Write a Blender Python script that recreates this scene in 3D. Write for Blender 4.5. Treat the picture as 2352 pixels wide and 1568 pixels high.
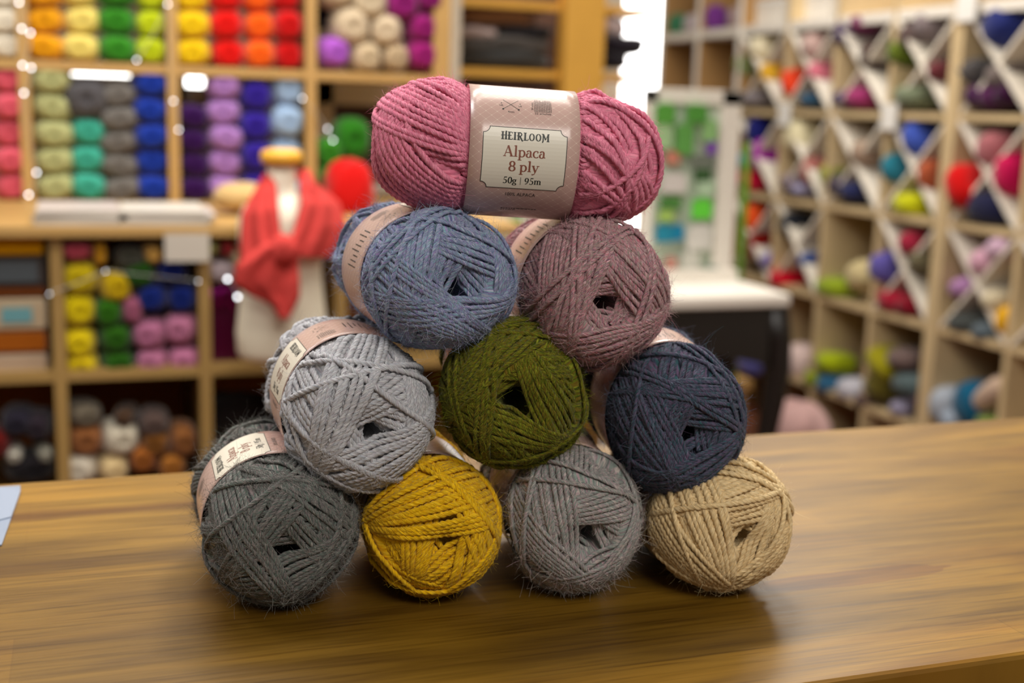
import bpy, math, random
import numpy as np
from mathutils import Matrix, Vector

for _o in list(bpy.data.objects): bpy.data.objects.remove(_o)
SC = bpy.context.scene
COL = SC.collection
PI = math.pi

# ---------------------------------------------------------------- camera
W, H, F = 2352, 1568, 2820.0
def nrm(v):
    v = np.array(v, float); return v / np.linalg.norm(v)
_dy = nrm((180 - W/2, -(220 - H/2), -F)); _h = np.array((1, -0.031, 0))
_up = nrm(np.cross(_h, _dy)); _up = _up if _up[1] > 0 else -_up
_dx = np.cross(_dy, _up)
RC = np.array([_dx, _dy, _up])            # camera -> world
CAM = np.array((0, 0, 1.206))
cd = bpy.data.cameras.new('camera'); cam = bpy.data.objects.new('camera', cd); COL.objects.link(cam)
cd.sensor_width = 36.0; cd.lens = F * 36.0 / W
cd.clip_start = 0.02; cd.clip_end = 60
m4 = Matrix.Identity(4)
for i in range(3):
    for j in range(3): m4[i][j] = RC[i][j]
    m4[i][3] = CAM[i]
cam.matrix_world = m4
cd.dof.use_dof = True; cd.dof.focus_distance = 0.492; cd.dof.aperture_fstop = 7.3
cd.dof.aperture_blades = 0
SC.camera = cam
def ray(px, py): return RC @ nrm((px - W/2, -(py - H/2), -F))
def onx(px, py, X): d = ray(px, py); return CAM + d * (X - CAM[0]) / d[0]
def ony(px, py, Y): d = ray(px, py); return CAM + d * (Y - CAM[1]) / d[1]
def onz(px, py, Z): d = ray(px, py); return CAM + d * (Z - CAM[2]) / d[2]

# ---------------------------------------------------------------- world, lights, exposure
SC.view_settings.view_transform = 'Standard'; SC.view_settings.look = 'None'
SC.view_settings.exposure = 0.24; SC.view_settings.gamma = 1.0; SC.view_settings.use_curve_mapping = False
wd = bpy.data.worlds.new('world'); SC.world = wd; wd.use_nodes = True
wd.node_tree.nodes['Background'].inputs[0].default_value = (1.0, 0.95, 0.88, 1)
wd.node_tree.nodes['Background'].inputs[1].default_value = 0.15
def area(name, loc, target, size, power, col=(1, .94, .86), sy=None):
    l = bpy.data.lights.new(name, 'AREA'); l.energy = power; l.color = col; l.size = size
    if sy: l.shape = 'RECTANGLE'; l.size_y = sy
    o = bpy.data.objects.new(name, l); COL.objects.link(o); o.location = loc
    o.rotation_euler = (Vector(target) - Vector(loc)).to_track_quat('-Z', 'Y').to_euler()
    return o
area('ceiling_lamp_shop', (0.2, 1.9, 2.75), (0.2, 1.9, 0), 1.6, 28, sy=0.5)
area('ceiling_lamp_back', (1.7, 3.3, 2.75), (1.7, 3.3, 0), 1.6, 43, sy=0.6)
area('ceiling_lamp_key', (0.75, 1.75, 2.55), (0.2, 0.5, 1.05), 0.4, 16, (1, .95, .87), sy=0.3)
area('ceiling_lamp_left', (-0.9, 1.3, 2.4), (0.1, 0.5, 1.05), 0.5, 8, (.98, .97, 1), sy=0.3)
area('fill_light_shelves', (0.3, 0.95, 2.3), (0.35, 2.4, 0.8), 1.2, 13, sy=0.4)  # unseen fill light, added to brighten the back shelves and cabinet
area('fill_light_front', (0.3, -0.9, 2.4), (0.2, 0.6, 1.1), 1.1, 17, sy=0.5)  # unseen fill light added behind the camera for the front of the pile
cy = SC.cycles
cy.max_bounces = 5; cy.diffuse_bounces = 3; cy.glossy_bounces = 2; cy.transmission_bounces = 3
cy.caustics_reflective = False; cy.caustics_refractive = False

# ---------------------------------------------------------------- helpers
def mat(name, col, rough=0.6, metal=0.0, spec=0.5, emit=None, es=1.0, noise=0.0, nscale=20, coat=0.0):
    m = bpy.data.materials.new(name); m.use_nodes = True
    b = m.node_tree.nodes['Principled BSDF']; nt = m.node_tree
    b.inputs['Base Color'].default_value = (*col, 1); b.inputs['Roughness'].default_value = rough
    b.inputs['Metallic'].default_value = metal; b.inputs['Specular IOR Level'].default_value = spec
    b.inputs['Coat Weight'].default_value = coat
    if emit:
        b.inputs['Emission Color'].default_value = (*emit, 1); b.inputs['Emission Strength'].default_value = es
    if noise:
        tc = nt.nodes.new('ShaderNodeTexCoord'); n = nt.nodes.new('ShaderNodeTexNoise'); n.inputs['Scale'].default_value = nscale
        n.inputs['Detail'].default_value = 4
        nt.links.new(tc.outputs['Object'], n.inputs['Vector'])
        r = nt.nodes.new('ShaderNodeMapRange'); r.inputs[3].default_value = 1 - noise; r.inputs[4].default_value = 1 + noise
        nt.links.new(n.outputs['Fac'], r.inputs[0])
        mx = nt.nodes.new('ShaderNodeMix'); mx.data_type = 'RGBA'; mx.blend_type = 'MULTIPLY'; mx.inputs[0].default_value = 1
        mx.inputs[6].default_value = (*col, 1); nt.links.new(r.outputs[0], mx.inputs[7]); nt.links.new(mx.outputs[2], b.inputs['Base Color'])
    return m
def s2l(c):
    return tuple((x/12.92 if x <= .04045 else ((x+.055)/1.055)**2.4) for x in [v/255.0 for v in c])

def npmesh(name, V, Fc, mats=(), uv=None, midx=None, smooth=True):
    """V (n,3) float, Fc (m,4) or (m,3) int array -> mesh"""
    me = bpy.data.meshes.new(name); Fc = np.ascontiguousarray(Fc, dtype=np.int32); k = Fc.shape[1]
    me.vertices.add(len(V)); me.vertices.foreach_set('co', np.ascontiguousarray(V, dtype=np.float32).ravel())
    me.loops.add(Fc.size); me.loops.foreach_set('vertex_index', Fc.ravel())
    me.polygons.add(len(Fc)); me.polygons.foreach_set('loop_start', np.arange(0, Fc.size, k, dtype=np.int32))
    me.polygons.foreach_set('loop_total', np.full(len(Fc), k, dtype=np.int32))
    if smooth: me.polygons.foreach_set('use_smooth', np.ones(len(Fc), dtype=bool))
    for m in mats: me.materials.append(m)
    if midx is not None: me.polygons.foreach_set('material_index', np.ascontiguousarray(midx, dtype=np.int32))
    if uv is not None:
        l = me.uv_layers.new(name='UVMap'); l.data.foreach_set('uv', np.ascontiguousarray(uv[Fc.ravel()], dtype=np.float32).ravel())
    me.update(calc_edges=True)
    return me
def link(name, me, parent=None, M=None):
    o = bpy.data.objects.new(name, me); COL.objects.link(o)
    if parent is not None: o.parent = parent
    if M is not None: o.matrix_local = M if parent is not None else M
    return o
def thing(name, label, cat, M=None, group=None, loc=None):
    o = bpy.data.objects.new(name, None); COL.objects.link(o); o.empty_display_size = .02
    if M is not None: o.matrix_world = M
    if loc is not None: o.location = loc
    return tag(o, label, cat, group)
def tag(o, label, cat, group=None, kind=None):
    o['label'] = label; o['category'] = cat
    if group: o['group'] = group
    if kind: o['kind'] = kind
    return o
def struct(o): o['kind'] = 'structure'; return o

class MB:
    """collects quads/tris; builds one mesh"""
    def __init__(s): s.v = []; s.f = []; s.m = []
    def add(s, verts, faces, mi=0):
        b = len(s.v); s.v += [tuple(map(float, p)) for p in verts]
        s.f += [tuple(b + i for i in f) for f in faces]; s.m += [mi] * len(faces); return s
    def box(s, lo, hi, mi=0, bev=0.0):
        x0, y0, z0 = lo; x1, y1, z1 = hi
        c = [(x0,y0,z0),(x1,y0,z0),(x1,y1,z0),(x0,y1,z0),(x0,y0,z1),(x1,y0,z1),(x1,y1,z1),(x0,y1,z1)]
        return s.add(c, [(0,3,2,1),(4,5,6,7),(0,1,5,4),(1,2,6,5),(2,3,7,6),(3,0,4,7)], mi)
    def prism(s, poly, y0, y1, mi=0, axis='y'):
        """polygon of (a,b) extruded: axis y -> (a,y,b); axis x -> (x,a,b); axis z -> (a,b,z)"""
        n = len(poly)
        def P(a, b, t): return {'y': (a, t, b), 'x': (t, a, b), 'z': (a, b, t)}[axis]
        v = [P(a, b, y0) for a, b in poly] + [P(a, b, y1) for a, b in poly]
        f = [tuple(range(n)), tuple(range(2*n-1, n-1, -1))] + [(i, (i+n), ((i+1) % n)+n, (i+1) % n) for i in range(n)]
        return s.add(v, f, mi)
    def tube(s, pts, r, n=8, mi=0, cap=True):
        pts = [Vector(p) for p in pts]; k = len(pts); rs = r if hasattr(r, '__len__') else [r]*k
        v = []; prev = Vector((0.3, 0.5, 0.8))
        for i, p in enumerate(pts):
            t = (pts[min(i+1, k-1)] - pts[max(i-1, 0)]).normalized()
            a = t.cross(prev)
            if a.length < 1e-4: a = t.cross(Vector((1, 0, 0)))
            a.normalize(); b = t.cross(a); prev = -(t.cross(a)) if False else prev
            v += [p + rs[i]*(math.cos(2*PI*j/n)*a + math.sin(2*PI*j/n)*b) for j in range(n)]
        f = [(i*n+j, i*n+(j+1) % n, (i+1)*n+(j+1) % n, (i+1)*n+j) for i in range(k-1) for j in range(n)]
        if cap: f += [tuple(range(n-1, -1, -1)), tuple((k-1)*n+j for j in range(n))]
        return s.add(v, f, mi)
    def lathe(s, prof, n=24, mi=0, c=(0, 0, 0), sx=1, sy=1):
        """prof: (r,z)"""
        v = [(c[0]+sx*r*math.cos(2*PI*j/n), c[1]+sy*r*math.sin(2*PI*j/n), c[2]+z) for r, z in prof for j in range(n)]
        k = len(prof)
        f = [(i*n+j, i*n+(j+1) % n, (i+1)*n+(j+1) % n, (i+1)*n+j) for i in range(k-1) for j in range(n)]
        f += [tuple(range(n-1, -1, -1)), tuple((k-1)*n+j for j in range(n))]
        return s.add(v, f, mi)
    def mesh(s, name, mats, smooth=False, bevel=0):
        me = bpy.data.meshes.new(name); me.from_pydata(s.v, [], s.f)
        for m in mats: me.materials.append(m)
        me.polygons.foreach_set('material_index', s.m)
        if smooth: me.polygons.foreach_set('use_smooth', [True]*len(me.polygons))
        me.update(); return me
    def build(s, name, mats, parent=None, smooth=False, bevel=0, M=None):
        if not isinstance(mats, (list, tuple)): mats = [mats]
        o = link(name, s.mesh(name, mats, smooth), parent, M)
        if bevel:
            b = o.modifiers.new('bevel', 'BEVEL'); b.width = bevel; b.segments = 2; b.limit_method = 'ANGLE'
        return o

# ---------------------------------------------------------------- yarn material
def yarn_mat(name, cols, fleck=0.0, bright=1.0):
    """cols: list of linear rgb, first = main; others = coloured fibre streaks running along the ply"""
    m = bpy.data.materials.new(name); m.use_nodes = True; nt = m.node_tree; b = nt.nodes['Principled BSDF']
    N = nt.nodes.new; L = nt.links.new
    uv = N('ShaderNodeUVMap')
    def streak(su, sv, off, detail=2):
        mp = N('ShaderNodeMapping'); mp.inputs['Scale'].default_value = (su, sv, 1); mp.inputs['Location'].default_value = (off, off*1.7, off)
        L(uv.outputs[0], mp.inputs[0]); n = N('ShaderNodeTexNoise'); n.inputs['Scale'].default_value = 1; n.inputs['Detail'].default_value = detail
        L(mp.outputs[0], n.inputs['Vector']); return n.outputs['Fac']
    base = None; prev = None
    rgb = N('ShaderNodeRGB'); rgb.outputs[0].default_value = (*cols[0], 1); prev = rgb.outputs[0]
    for i, c in enumerate(cols[1:]):
        f = streak(400, 14, 13.7*(i+1)); r = N('ShaderNodeMapRange'); r.inputs[1].default_value = 0.50; r.inputs[2].default_value = 0.57
        L(f, r.inputs[0]); mu = N('ShaderNodeMath'); mu.operation = 'MULTIPLY'; mu.inputs[1].default_value = fleck; L(r.outputs[0], mu.inputs[0])
        mx = N('ShaderNodeMix'); mx.data_type = 'RGBA'; L(mu.outputs[0], mx.inputs[0]); L(prev, mx.inputs[6]); mx.inputs[7].default_value = (*c, 1); prev = mx.outputs[2]
    f = streak(300, 18, 3.1, 3); r = N('ShaderNodeMapRange'); r.inputs[1].default_value = .3; r.inputs[2].default_value = .7
    r.inputs[3].default_value = 0.62; r.inputs[4].default_value = 1.3; L(f, r.inputs[0])
    mx = N('ShaderNodeMix'); mx.data_type = 'RGBA'; mx.blend_type = 'MULTIPLY'; mx.inputs[0].default_value = 1; L(prev, mx.inputs[6]); L(r.outputs[0], mx.inputs[7])
    L(mx.outputs[2], b.inputs['Base Color'])
    b.inputs['Roughness'].default_value = 0.95; b.inputs['Specular IOR Level'].default_value = 0.1
    b.inputs['Sheen Weight'].default_value = 0.25; b.inputs['Sheen Roughness'].default_value = .5
    b.inputs['Sheen Tint'].default_value = (*[min(1, .4+.6*x) for x in cols[0]], 1)
    bp = N('ShaderNodeBump'); bp.inputs['Strength'].default_value = .55; bp.inputs['Distance'].default_value = 0.0004
    L(f, bp.inputs['Height']); L(bp.outputs[0], b.inputs['Normal'])
    return m
def fuzz_mat(name, cs):
    m = mat(name, cs[0], rough=.9, spec=.1); nt = m.node_tree; N = nt.nodes.new; L = nt.links.new
    uv = N('ShaderNodeUVMap'); wn = N('ShaderNodeTexWhiteNoise'); wn.noise_dimensions = '2D'; L(uv.outputs[0], wn.inputs['Vector'])
    r = N('ShaderNodeValToRGB'); r.color_ramp.interpolation = 'CONSTANT'; L(wn.outputs['Value'], r.inputs[0])
    ws = [.30, .30, .16] + [.12]*(len(cs)-3); tot = sum(ws); p = 0
    while len(r.color_ramp.elements) < len(cs): r.color_ramp.elements.new(.9)
    for e, c, w in zip(list(r.color_ramp.elements), cs, ws):
        e.position = p; p += w/tot; e.color = (*[min(1, x*1.12) for x in c], 1)
    L(r.outputs[0], m.node_tree.nodes['Principled BSDF'].inputs['Base Color'])
    return m

# ---------------------------------------------------------------- yarn ball winding
def wind(name, seed, a, bz, L, mats, strand=0.00225, turns=215, lobe=.17, band=None, hole=0.006, fuzz=5000, ply=3, groups=(7, 11), tau=(.048, .30), singles=7, fine=1.0, fuzzlen=1.0, fw=0.000034):
    """Commercial ball: the yarn runs in tilted loops over both ends; local Y = ball axis, front end = -Y.
    Heights of crossing strands come from a height field, hidden stretches are dropped."""
    rng = np.random.default_rng(seed); q = 2.75
    th = 0.0058
    A, B, LL = a - th - .0012, bz - th - .0012, L - th*1.15 - .0022
    def rho(D):
        r = np.sqrt((D[:, 0]/A)**2 + (D[:, 2]/B)**2); y = np.abs(D[:, 1])/LL
        return 1.0/(y**q + r**q)**(1/q)
    def base(D):
        P = D*rho(D)[:, None]
        g = np.stack([P[:, 0]/A**2 * (np.hypot(P[:, 0]/A, P[:, 2]/B)+1e-6)**(q-2), np.sign(P[:, 1])*np.abs(P[:, 1]/LL)**(q-1)/LL,
                      P[:, 2]/B**2 * (np.hypot(P[:, 0]/A, P[:, 2]/B)+1e-6)**(q-2)], 1)
        g /= np.linalg.norm(g, axis=1)[:, None]+1e-9
        r = np.hypot(P[:, 0], P[:, 2]); P = P.copy()
        P[:, 1] -= np.sign(P[:, 1])*0.0065*np.exp(-(r/0.0085)**2)
        return P, g
    vs = 0.0010; half = np.array([0.04, 0.072, 0.04]); dims = (2*half/vs).astype(int)
    field = np.zeros(dims+2, np.float32)
    offs = np.array([(i, j, k) for i in (-1, 0, 1) for j in (-1, 0, 1) for k in (-1, 0, 1)])
    NS = 420; t = np.linspace(0, 2*PI, NS, endpoint=False)
    psi_g = rng.uniform(0, 2*PI); plan = []
    n_left = turns; gi = 0
    while n_left > 0:
        n = int(rng.integers(groups[0], groups[1]+1)); n = min(n, n_left); n_left -= n
        frac = 1 - n_left/turns
        psi_g += 2*PI*(0.2+0.4*(gi % 2)) + rng.normal(0, .16); gi += 1
        tau0 = tau[0] + (tau[1]-tau[0])*rng.random()**1.3
        sgn = 1 if rng.random() < .75 else -1
        for k in range(n):
            plan.append((psi_g + (k-n/2)*strand/A*.42*rng.uniform(.8, 1.2), sgn*(tau0+rng.normal(0, .004)+k*.68*strand/LL), frac, 0, 0.0))
    for k in range(singles):
        plan.append((rng.uniform(0, 2*PI), rng.choice((-1, 1))*rng.uniform(.22, .62), 1.0, 1, 0.0))
        if rng.random() < .4: p0 = plan[-1]; plan.append((p0[0], p0[1], 1.0, 1, strand))
    loops = []
    for psi, ta, frac, single, cofs in plan:
        n = nrm((math.cos(psi), ta, math.sin(psi)))
        u = np.array((0, 1, 0.)) - n*n[1]; u /= np.linalg.norm(u); v = np.cross(n, u)
        wig = rng.normal(0, 1, 5); ph = rng.uniform(0, 2*PI, 5)
        amp = 0.010 if not single else 0.03
        side = amp*sum(wig[i]*np.sin((i+1)*t+ph[i])/(i+1) for i in range(5))
        D = np.cos(t)[:, None]*u + np.sin(t)[:, None]*v
        D = D + (side + cofs/rho(D))[:, None]*n
        D /= np.linalg.norm(D, axis=1)[:, None]
        P, Nn = base(D)
        ix = ((P+half)/vs).astype(int)+1
        Hh = field[ix[:, 0], ix[:, 1], ix[:, 2]]
        seg = np.linalg.norm(np.roll(P, -1, 0)-P, axis=1).mean()
        k1 = max(1, int(0.0022/seg)); M_ = Hh.copy()
        for s_ in range(-k1, k1+1): M_ = np.maximum(M_, np.roll(Hh, s_))
        k2 = max(2, int(0.0045/seg)); ker = np.hanning(2*k2+3)[1:-1]; ker /= ker.sum()
        ext = np.concatenate([M_[-k2:], M_, M_[:k2]]); G = np.convolve(ext, ker, 'valid')
        Hs = 0.72*G + 0.28*M_
        ext = np.concatenate([Hs[-2:], Hs, Hs[:2]]); Hs = np.convolve(ext, [.1, .2, .4, .2, .1], 'valid')
        cap = th*(1+.3*np.abs(Nn[:, 1])) - 1.1*strand + (0.0 if frac < .55 else (frac-.55)/.45*0.0042) + (0.0008 if single else 0)
        Hc = np.minimum(Hs, cap) + 0.33*strand
        if band:
            ed = np.clip((np.abs(P[:, 1])-band/2-.001)/.010, 0, 1); Hc = np.minimum(Hc, th-.62*strand-.0007+.0060*ed**.6)
        top = Hc + 0.42*strand
        for o in offs:
            i3 = ix+o; np.maximum.at(field, (i3[:, 0], i3[:, 1], i3[:, 2]), top if not o.any() else top-0.08*strand*(np.abs(o).sum()))
        loops.append((P, Nn, Hc, top, ix))
    # tubes
    nv = ply*3 if ply > 1 else 6
    phis = np.arange(nv)/nv*2*PI
    rr = 1 + lobe*np.cos(ply*phis)
    Vs, Fs, UVs = [], [], []; vb = 0
    cen = []; step = 0.0006/fine; pitch = 0.0080; bh = band/2-0.003 if band else 0
    for li, (P, Nn, Hc, top, ix) in enumerate(loops):
        fl = field[ix[:, 0], ix[:, 1], ix[:, 2]]
        vis = top > fl - 1.05*strand
        if band: vis &= np.abs(P[:, 1]) > bh
        v2 = vis.copy()
        for s_ in (-4, -3, -2, -1, 1, 2, 3, 4): v2 |= np.roll(vis, s_)
        if band: v2 &= np.abs(P[:, 1]) > bh-0.003
        if not v2.any(): continue
        C = P + Nn*Hc[:, None]
        if v2.all(): runs = [(0, NS+1)]
        else:
            s0 = int(np.argmin(v2)); w = np.roll(v2, -s0); runs = []; i = 0
            while i < NS:
                if w[i]:
                    j = i
                    while j < NS and w[j]: j += 1
                    if j-i >= 5: runs.append((i+s0, j+s0))
                    i = j
                else: i += 1
        for (i, j) in runs:
            idx = np.arange(i, j) % NS; c = C[idx]; nn = Nn[idx]
            d = np.r_[0, np.cumsum(np.linalg.norm(np.diff(c, axis=0), axis=1))]
            m = max(4, int(d[-1]/step)); s = np.linspace(0, d[-1], m)
            c = np.stack([np.interp(s, d, c[:, k]) for k in range(3)], 1); nn = np.stack([np.interp(s, d, nn[:, k]) for k in range(3)], 1)
            T = np.gradient(c, axis=0); T /= np.linalg.norm(T, axis=1)[:, None]+1e-12
            nn -= (nn*T).sum(1)[:, None]*T; nn /= np.linalg.norm(nn, axis=1)[:, None]+1e-12; Bn = np.cross(T, nn)
            thick = 0.5*strand*(1+0.06*np.sin(s*900+li))
            tw = 2*PI*s/pitch + li
            ang = phis[None]+tw[:, None]
            X = c[:, None] + thick[:, None, None]*rr[None, :, None]*(0.86*np.cos(ang)[..., None]*nn[:, None]+1.15*np.sin(ang)[..., None]*Bn[:, None])
            Vs.append(X.reshape(-1, 3))
            uvv = np.stack([np.repeat(s+li*0.377, nv), np.tile(phis/(2*PI)+li*.37, m)], 1)
            UVs.append(uvv)
            g = vb + np.arange(m*nv).reshape(m, nv)
            f = np.stack([g[:-1], np.roll(g, -1, 1)[:-1], np.roll(g, -1, 1)[1:], g[1:]], -1).reshape(-1, 4)
            Fs.append(f); vb += m*nv
            cen.append(np.concatenate([c, nn, T, (Hc[idx].mean()+0*s)[:, None]], 1))
    # core body under the strands
    nt_, npz = 150, 130
    thv = np.linspace(0.001, PI-0.001, npz); az = np.arange(nt_)/nt_*2*PI
    D = np.stack([np.outer(np.sin(thv), np.cos(az)), np.outer(-np.cos(thv), np.ones(nt_)), np.outer(np.sin(thv), np.sin(az))], -1).reshape(-1, 3)
    P, Nn = base(D)
    r = np.hypot(P[:, 0], P[:, 2])
    P[:, 1] -= np.sign(P[:, 1])*0.024*np.exp(-(r/(hole*.8))**4)
    ix = ((P+half)/vs).astype(int)+1
    ix = np.clip(ix, 1, np.array(field.shape)-2)
    fh = np.max([field[ix[:, 0]+i_, ix[:, 1]+j_, ix[:, 2]+k_] for i_, j_, k_ in ((0, 0, 0), (1, 0, 0), (-1, 0, 0), (0, 1, 0), (0, -1, 0), (0, 0, 1), (0, 0, -1))], axis=0).reshape(npz, nt_)
    for _ in range(2): fh = (fh+np.roll(fh, 1, 1)+np.roll(fh, -1, 1)+np.vstack([fh[:1], fh[:-1]])+np.vstack([fh[1:], fh[-1:]]))/5
    fh = np.clip(fh.ravel()-1.05*strand, 0, 1)*np.clip((r-hole)/.004, 0, 1)
    if band: fh = np.where(np.abs(P[:, 1]) < band/2+.002, np.minimum(fh, th-2.2*strand), fh)
    P = P + Nn*fh[:, None]
    g = vb + np.arange(npz*nt_).reshape(npz, nt_)
    f = np.stack([g[:-1], g[1:], np.roll(g, -1, 1)[1:], np.roll(g, -1, 1)[:-1]], -1).reshape(-1, 4)
    Vs.append(P); Fs.append(f); UVs.append(np.stack([P[:, 1]*.5, np.tile(az, npz)*1.5], 1)); vb += npz*nt_
    nf_main = sum(len(f) for f in Fs)
    # fuzz fibres: thin curved ribbons rooted on the strands
    Cn = np.concatenate(cen)
    if fuzz:
        pick = rng.integers(0, len(Cn), fuzz); root = Cn[pick, :3] + Cn[pick, 3:6]*strand*.46
        nn = Cn[pick, 3:6]; tt = Cn[pick, 6:9]
        if band:
            ok = np.abs(root[:, 1]) > band/2+0.0015; root, nn, tt = root[ok], nn[ok], tt[ok]
        n = len(root)
        lay = rng.random(n)
        d0 = tt*rng.choice((-1, 1), n)[:, None]*rng.uniform(.5, 1.3, n)[:, None] + rng.normal(0, .38, (n, 3)) + nn*np.where(lay < .8, .10, .9)[:, None]
        d0 /= np.linalg.norm(d0, axis=1)[:, None]
        curl = rng.normal(0, 1, (n, 3)); curl -= (curl*d0).sum(1)[:, None]*d0
        ln = fuzzlen*(rng.gamma(2.0, 0.0011, n)+0.0010)
        ln = np.minimum(ln, 0.016)
        K = 6; s = np.linspace(0, 1, K)
        pts = root[:, None] + d0[:, None]*(s[None, :, None]*ln[:, None, None]) + curl[:, None]*(s[None, :, None]**2*ln[:, None, None]*.55)
        pts += -nn[:, None]*(s[None, :, None]**2*ln[:, None, None]*np.where(lay < .8, .22, .1)[:, None, None])
        T = np.gradient(pts, axis=1); T /= np.linalg.norm(T, axis=2)[..., None]+1e-12
        sd = np.cross(T, rng.normal(0, 1, (n, 1, 3))); sd /= np.linalg.norm(sd, axis=2)[..., None]+1e-12
        w = fw*(1-.55*s)[None, :, None]
        X = np.stack([pts-sd*w, pts+sd*w], 2)      # n,K,2,3
        g = vb + np.arange(n*K*2).reshape(n, K, 2)
        f = np.stack([g[:, :-1, 0], g[:, :-1, 1], g[:, 1:, 1], g[:, 1:, 0]], -1).reshape(-1, 4)
        Vs.append(X.reshape(-1, 3)); Fs.append(f); vb += n*K*2
        UVs.append(np.stack([np.repeat(rng.random(n), K*2), np.repeat(rng.random(n)*9, K*2)], 1))
    V = np.concatenate(Vs); Fc = np.concatenate(Fs); UV = np.concatenate(UVs)
    mi = np.zeros(len(Fc), np.int32); mi[nf_main:] = 1
    return npmesh(name, V, Fc, mats, uv=UV, midx=mi)
# ---------------------------------------------------------------- lettering (strokes with pen contrast)
def arc(cx, cy, rx, ry, a0, a1, n=14):
    return [(cx+rx*math.cos(math.radians(a0+(a1-a0)*i/n)), cy+ry*math.sin(math.radians(a0+(a1-a0)*i/n))) for i in range(n+1)]
TK, TN = .125, .05
def S(pts, w=None): return (pts, w)
GL = {
 'A': (.70, [S([(.31,.71),(.58,.0)], .13), S([(.31,.70),(.08,0)], .055), S([(.15,.24),(.47,.24)], .05), S([(-.01,.02),(.19,.02)], .045), S([(.44,.02),(.71,.02)], .045)]),
 'l': (.29, [S([(.145,0),(.145,.74)], .125), S([(.02,.02),(.27,.02)], .045), S([(.03,.70),(.15,.73)], .05)]),
 'p': (.54, [S([(.13,-.22),(.13,.44)], .12), S(arc(.28,.22,.18,.215,150,-150)), S([(.0,-.21),(.27,-.21)], .045), S([(.02,.40),(.14,.44)], .05)]),
 'a': (.47, [S([(.33,.05),(.33,.31)], .12), S(arc(.21,.30,.12,.14,0,165)), S(arc(.19,.13,.13,.13,80,330)), S([(.33,.05),(.45,.03)], .06)]),
 'c': (.43, [S(arc(.25,.22,.19,.215,48,315)), S([(.33,.37),(.38,.33)], .09)]),
 '8': (.50, [S(arc(.25,.17,.18,.17,0,360,20)), S(arc(.25,.50,.15,.16,0,360,20))]),
 'y': (.48, [S([(.09,.44),(.27,.0)], .12), S([(.43,.44),(.27,0),(.2,-.15),(.06,-.2)], .055), S([(0,.43),(.2,.43)], .045), S([(.33,.43),(.52,.43)], .045), S([(.05,-.19),(.1,-.17)], .1)]),
 '5': (.50, [S([(.13,.64),(.42,.66)], .085), S([(.15,.64),(.12,.38)], .05), S(arc(.2,.19,.19,.2,115,-140))]),
 '0': (.50, [S(arc(.25,.33,.17,.335,0,360,20))]),
 '9': (.50, [S(arc(.24,.45,.16,.2,0,360,20)), S([(.41,.46),(.38,.2),(.26,.05),(.1,-.01)], .08)]),
 'g': (.48, [S(arc(.2,.29,.14,.14,0,360,18)), S(arc(.22,-.09,.18,.11,0,360,18)), S([(.12,.16),(.1,.06),(.3,.02)], .06), S([(.3,.4),(.44,.43)], .06)]),
 'm': (.80, [S([(.12,0),(.12,.44)], .12), S([(.38,0),(.38,.33)], .12), S([(.64,0),(.64,.33)], .12), S(arc(.25,.31,.13,.13,140,0)), S(arc(.51,.31,.13,.13,140,0)), S([(.0,.02),(.22,.02)], .04), S([(.28,.02),(.48,.02)], .04), S([(.54,.02),(.76,.02)], .04), S([(.01,.41),(.12,.44)], .05)]),
 '|': (.30, [S([(.13,-.12),(.13,.70)], .05)]),
 ' ': (.24, []),
 'H#': (.56, [S([(.13,0),(.13,.7)], .15), S([(.42,0),(.42,.66),(.46,.77)], .15), S([(-.02,.36),(.5,.40)], .06), S([(.0,.02),(.26,.02)], .06), S([(.3,.02),(.54,.02)], .06), S([(.0,.68),(.26,.68)], .06)]),
 'E#': (.50, [S([(.14,0),(.14,.7)], .15), S([(.02,.02),(.42,.02),(.46,.14)], .07), S([(.02,.68),(.4,.68),(.42,.56)], .07), S([(-.02,.37),(.34,.37)], .07)]),
 'I#': (.32, [S([(.15,0),(.15,.7)], .15), S([(.02,.02),(.28,.02)], .06), S([(.02,.68),(.28,.68)], .06)]),
 'R#': (.58, [S([(.15,0),(.15,.7)], .15), S(arc(.22,.51,.2,.17,90,-90), .10), S([(.26,.36),(.44,.02),(.54,-.09)], .13), S([(.02,.02),(.28,.02)], .06), S([(.02,.68),(.25,.68)], .06), S([(-.02,.37),(.1,.37)], .05)]),
 'L#': (.46, [S([(.15,0),(.15,.7)], .15), S([(.02,.02),(.40,.02),(.44,.16)], .07), S([(.02,.68),(.28,.68)], .06)]),
 'O#': (.58, [S(arc(.29,.33,.19,.31,0,360,22))]),
 'M#': (.70, [S([(.13,.7),(.13,.05),(.07,-.10)], .11), S([(.14,.66),(.35,.16)], .12), S([(.35,.16),(.56,.66)], .06), S([(.57,0),(.57,.7)], .15), S([(.44,.02),(.69,.02)], .06), S([(.0,.68),(.18,.68)], .06), S([(.55,.68),(.68,.68)], .06)]),
}
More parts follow.
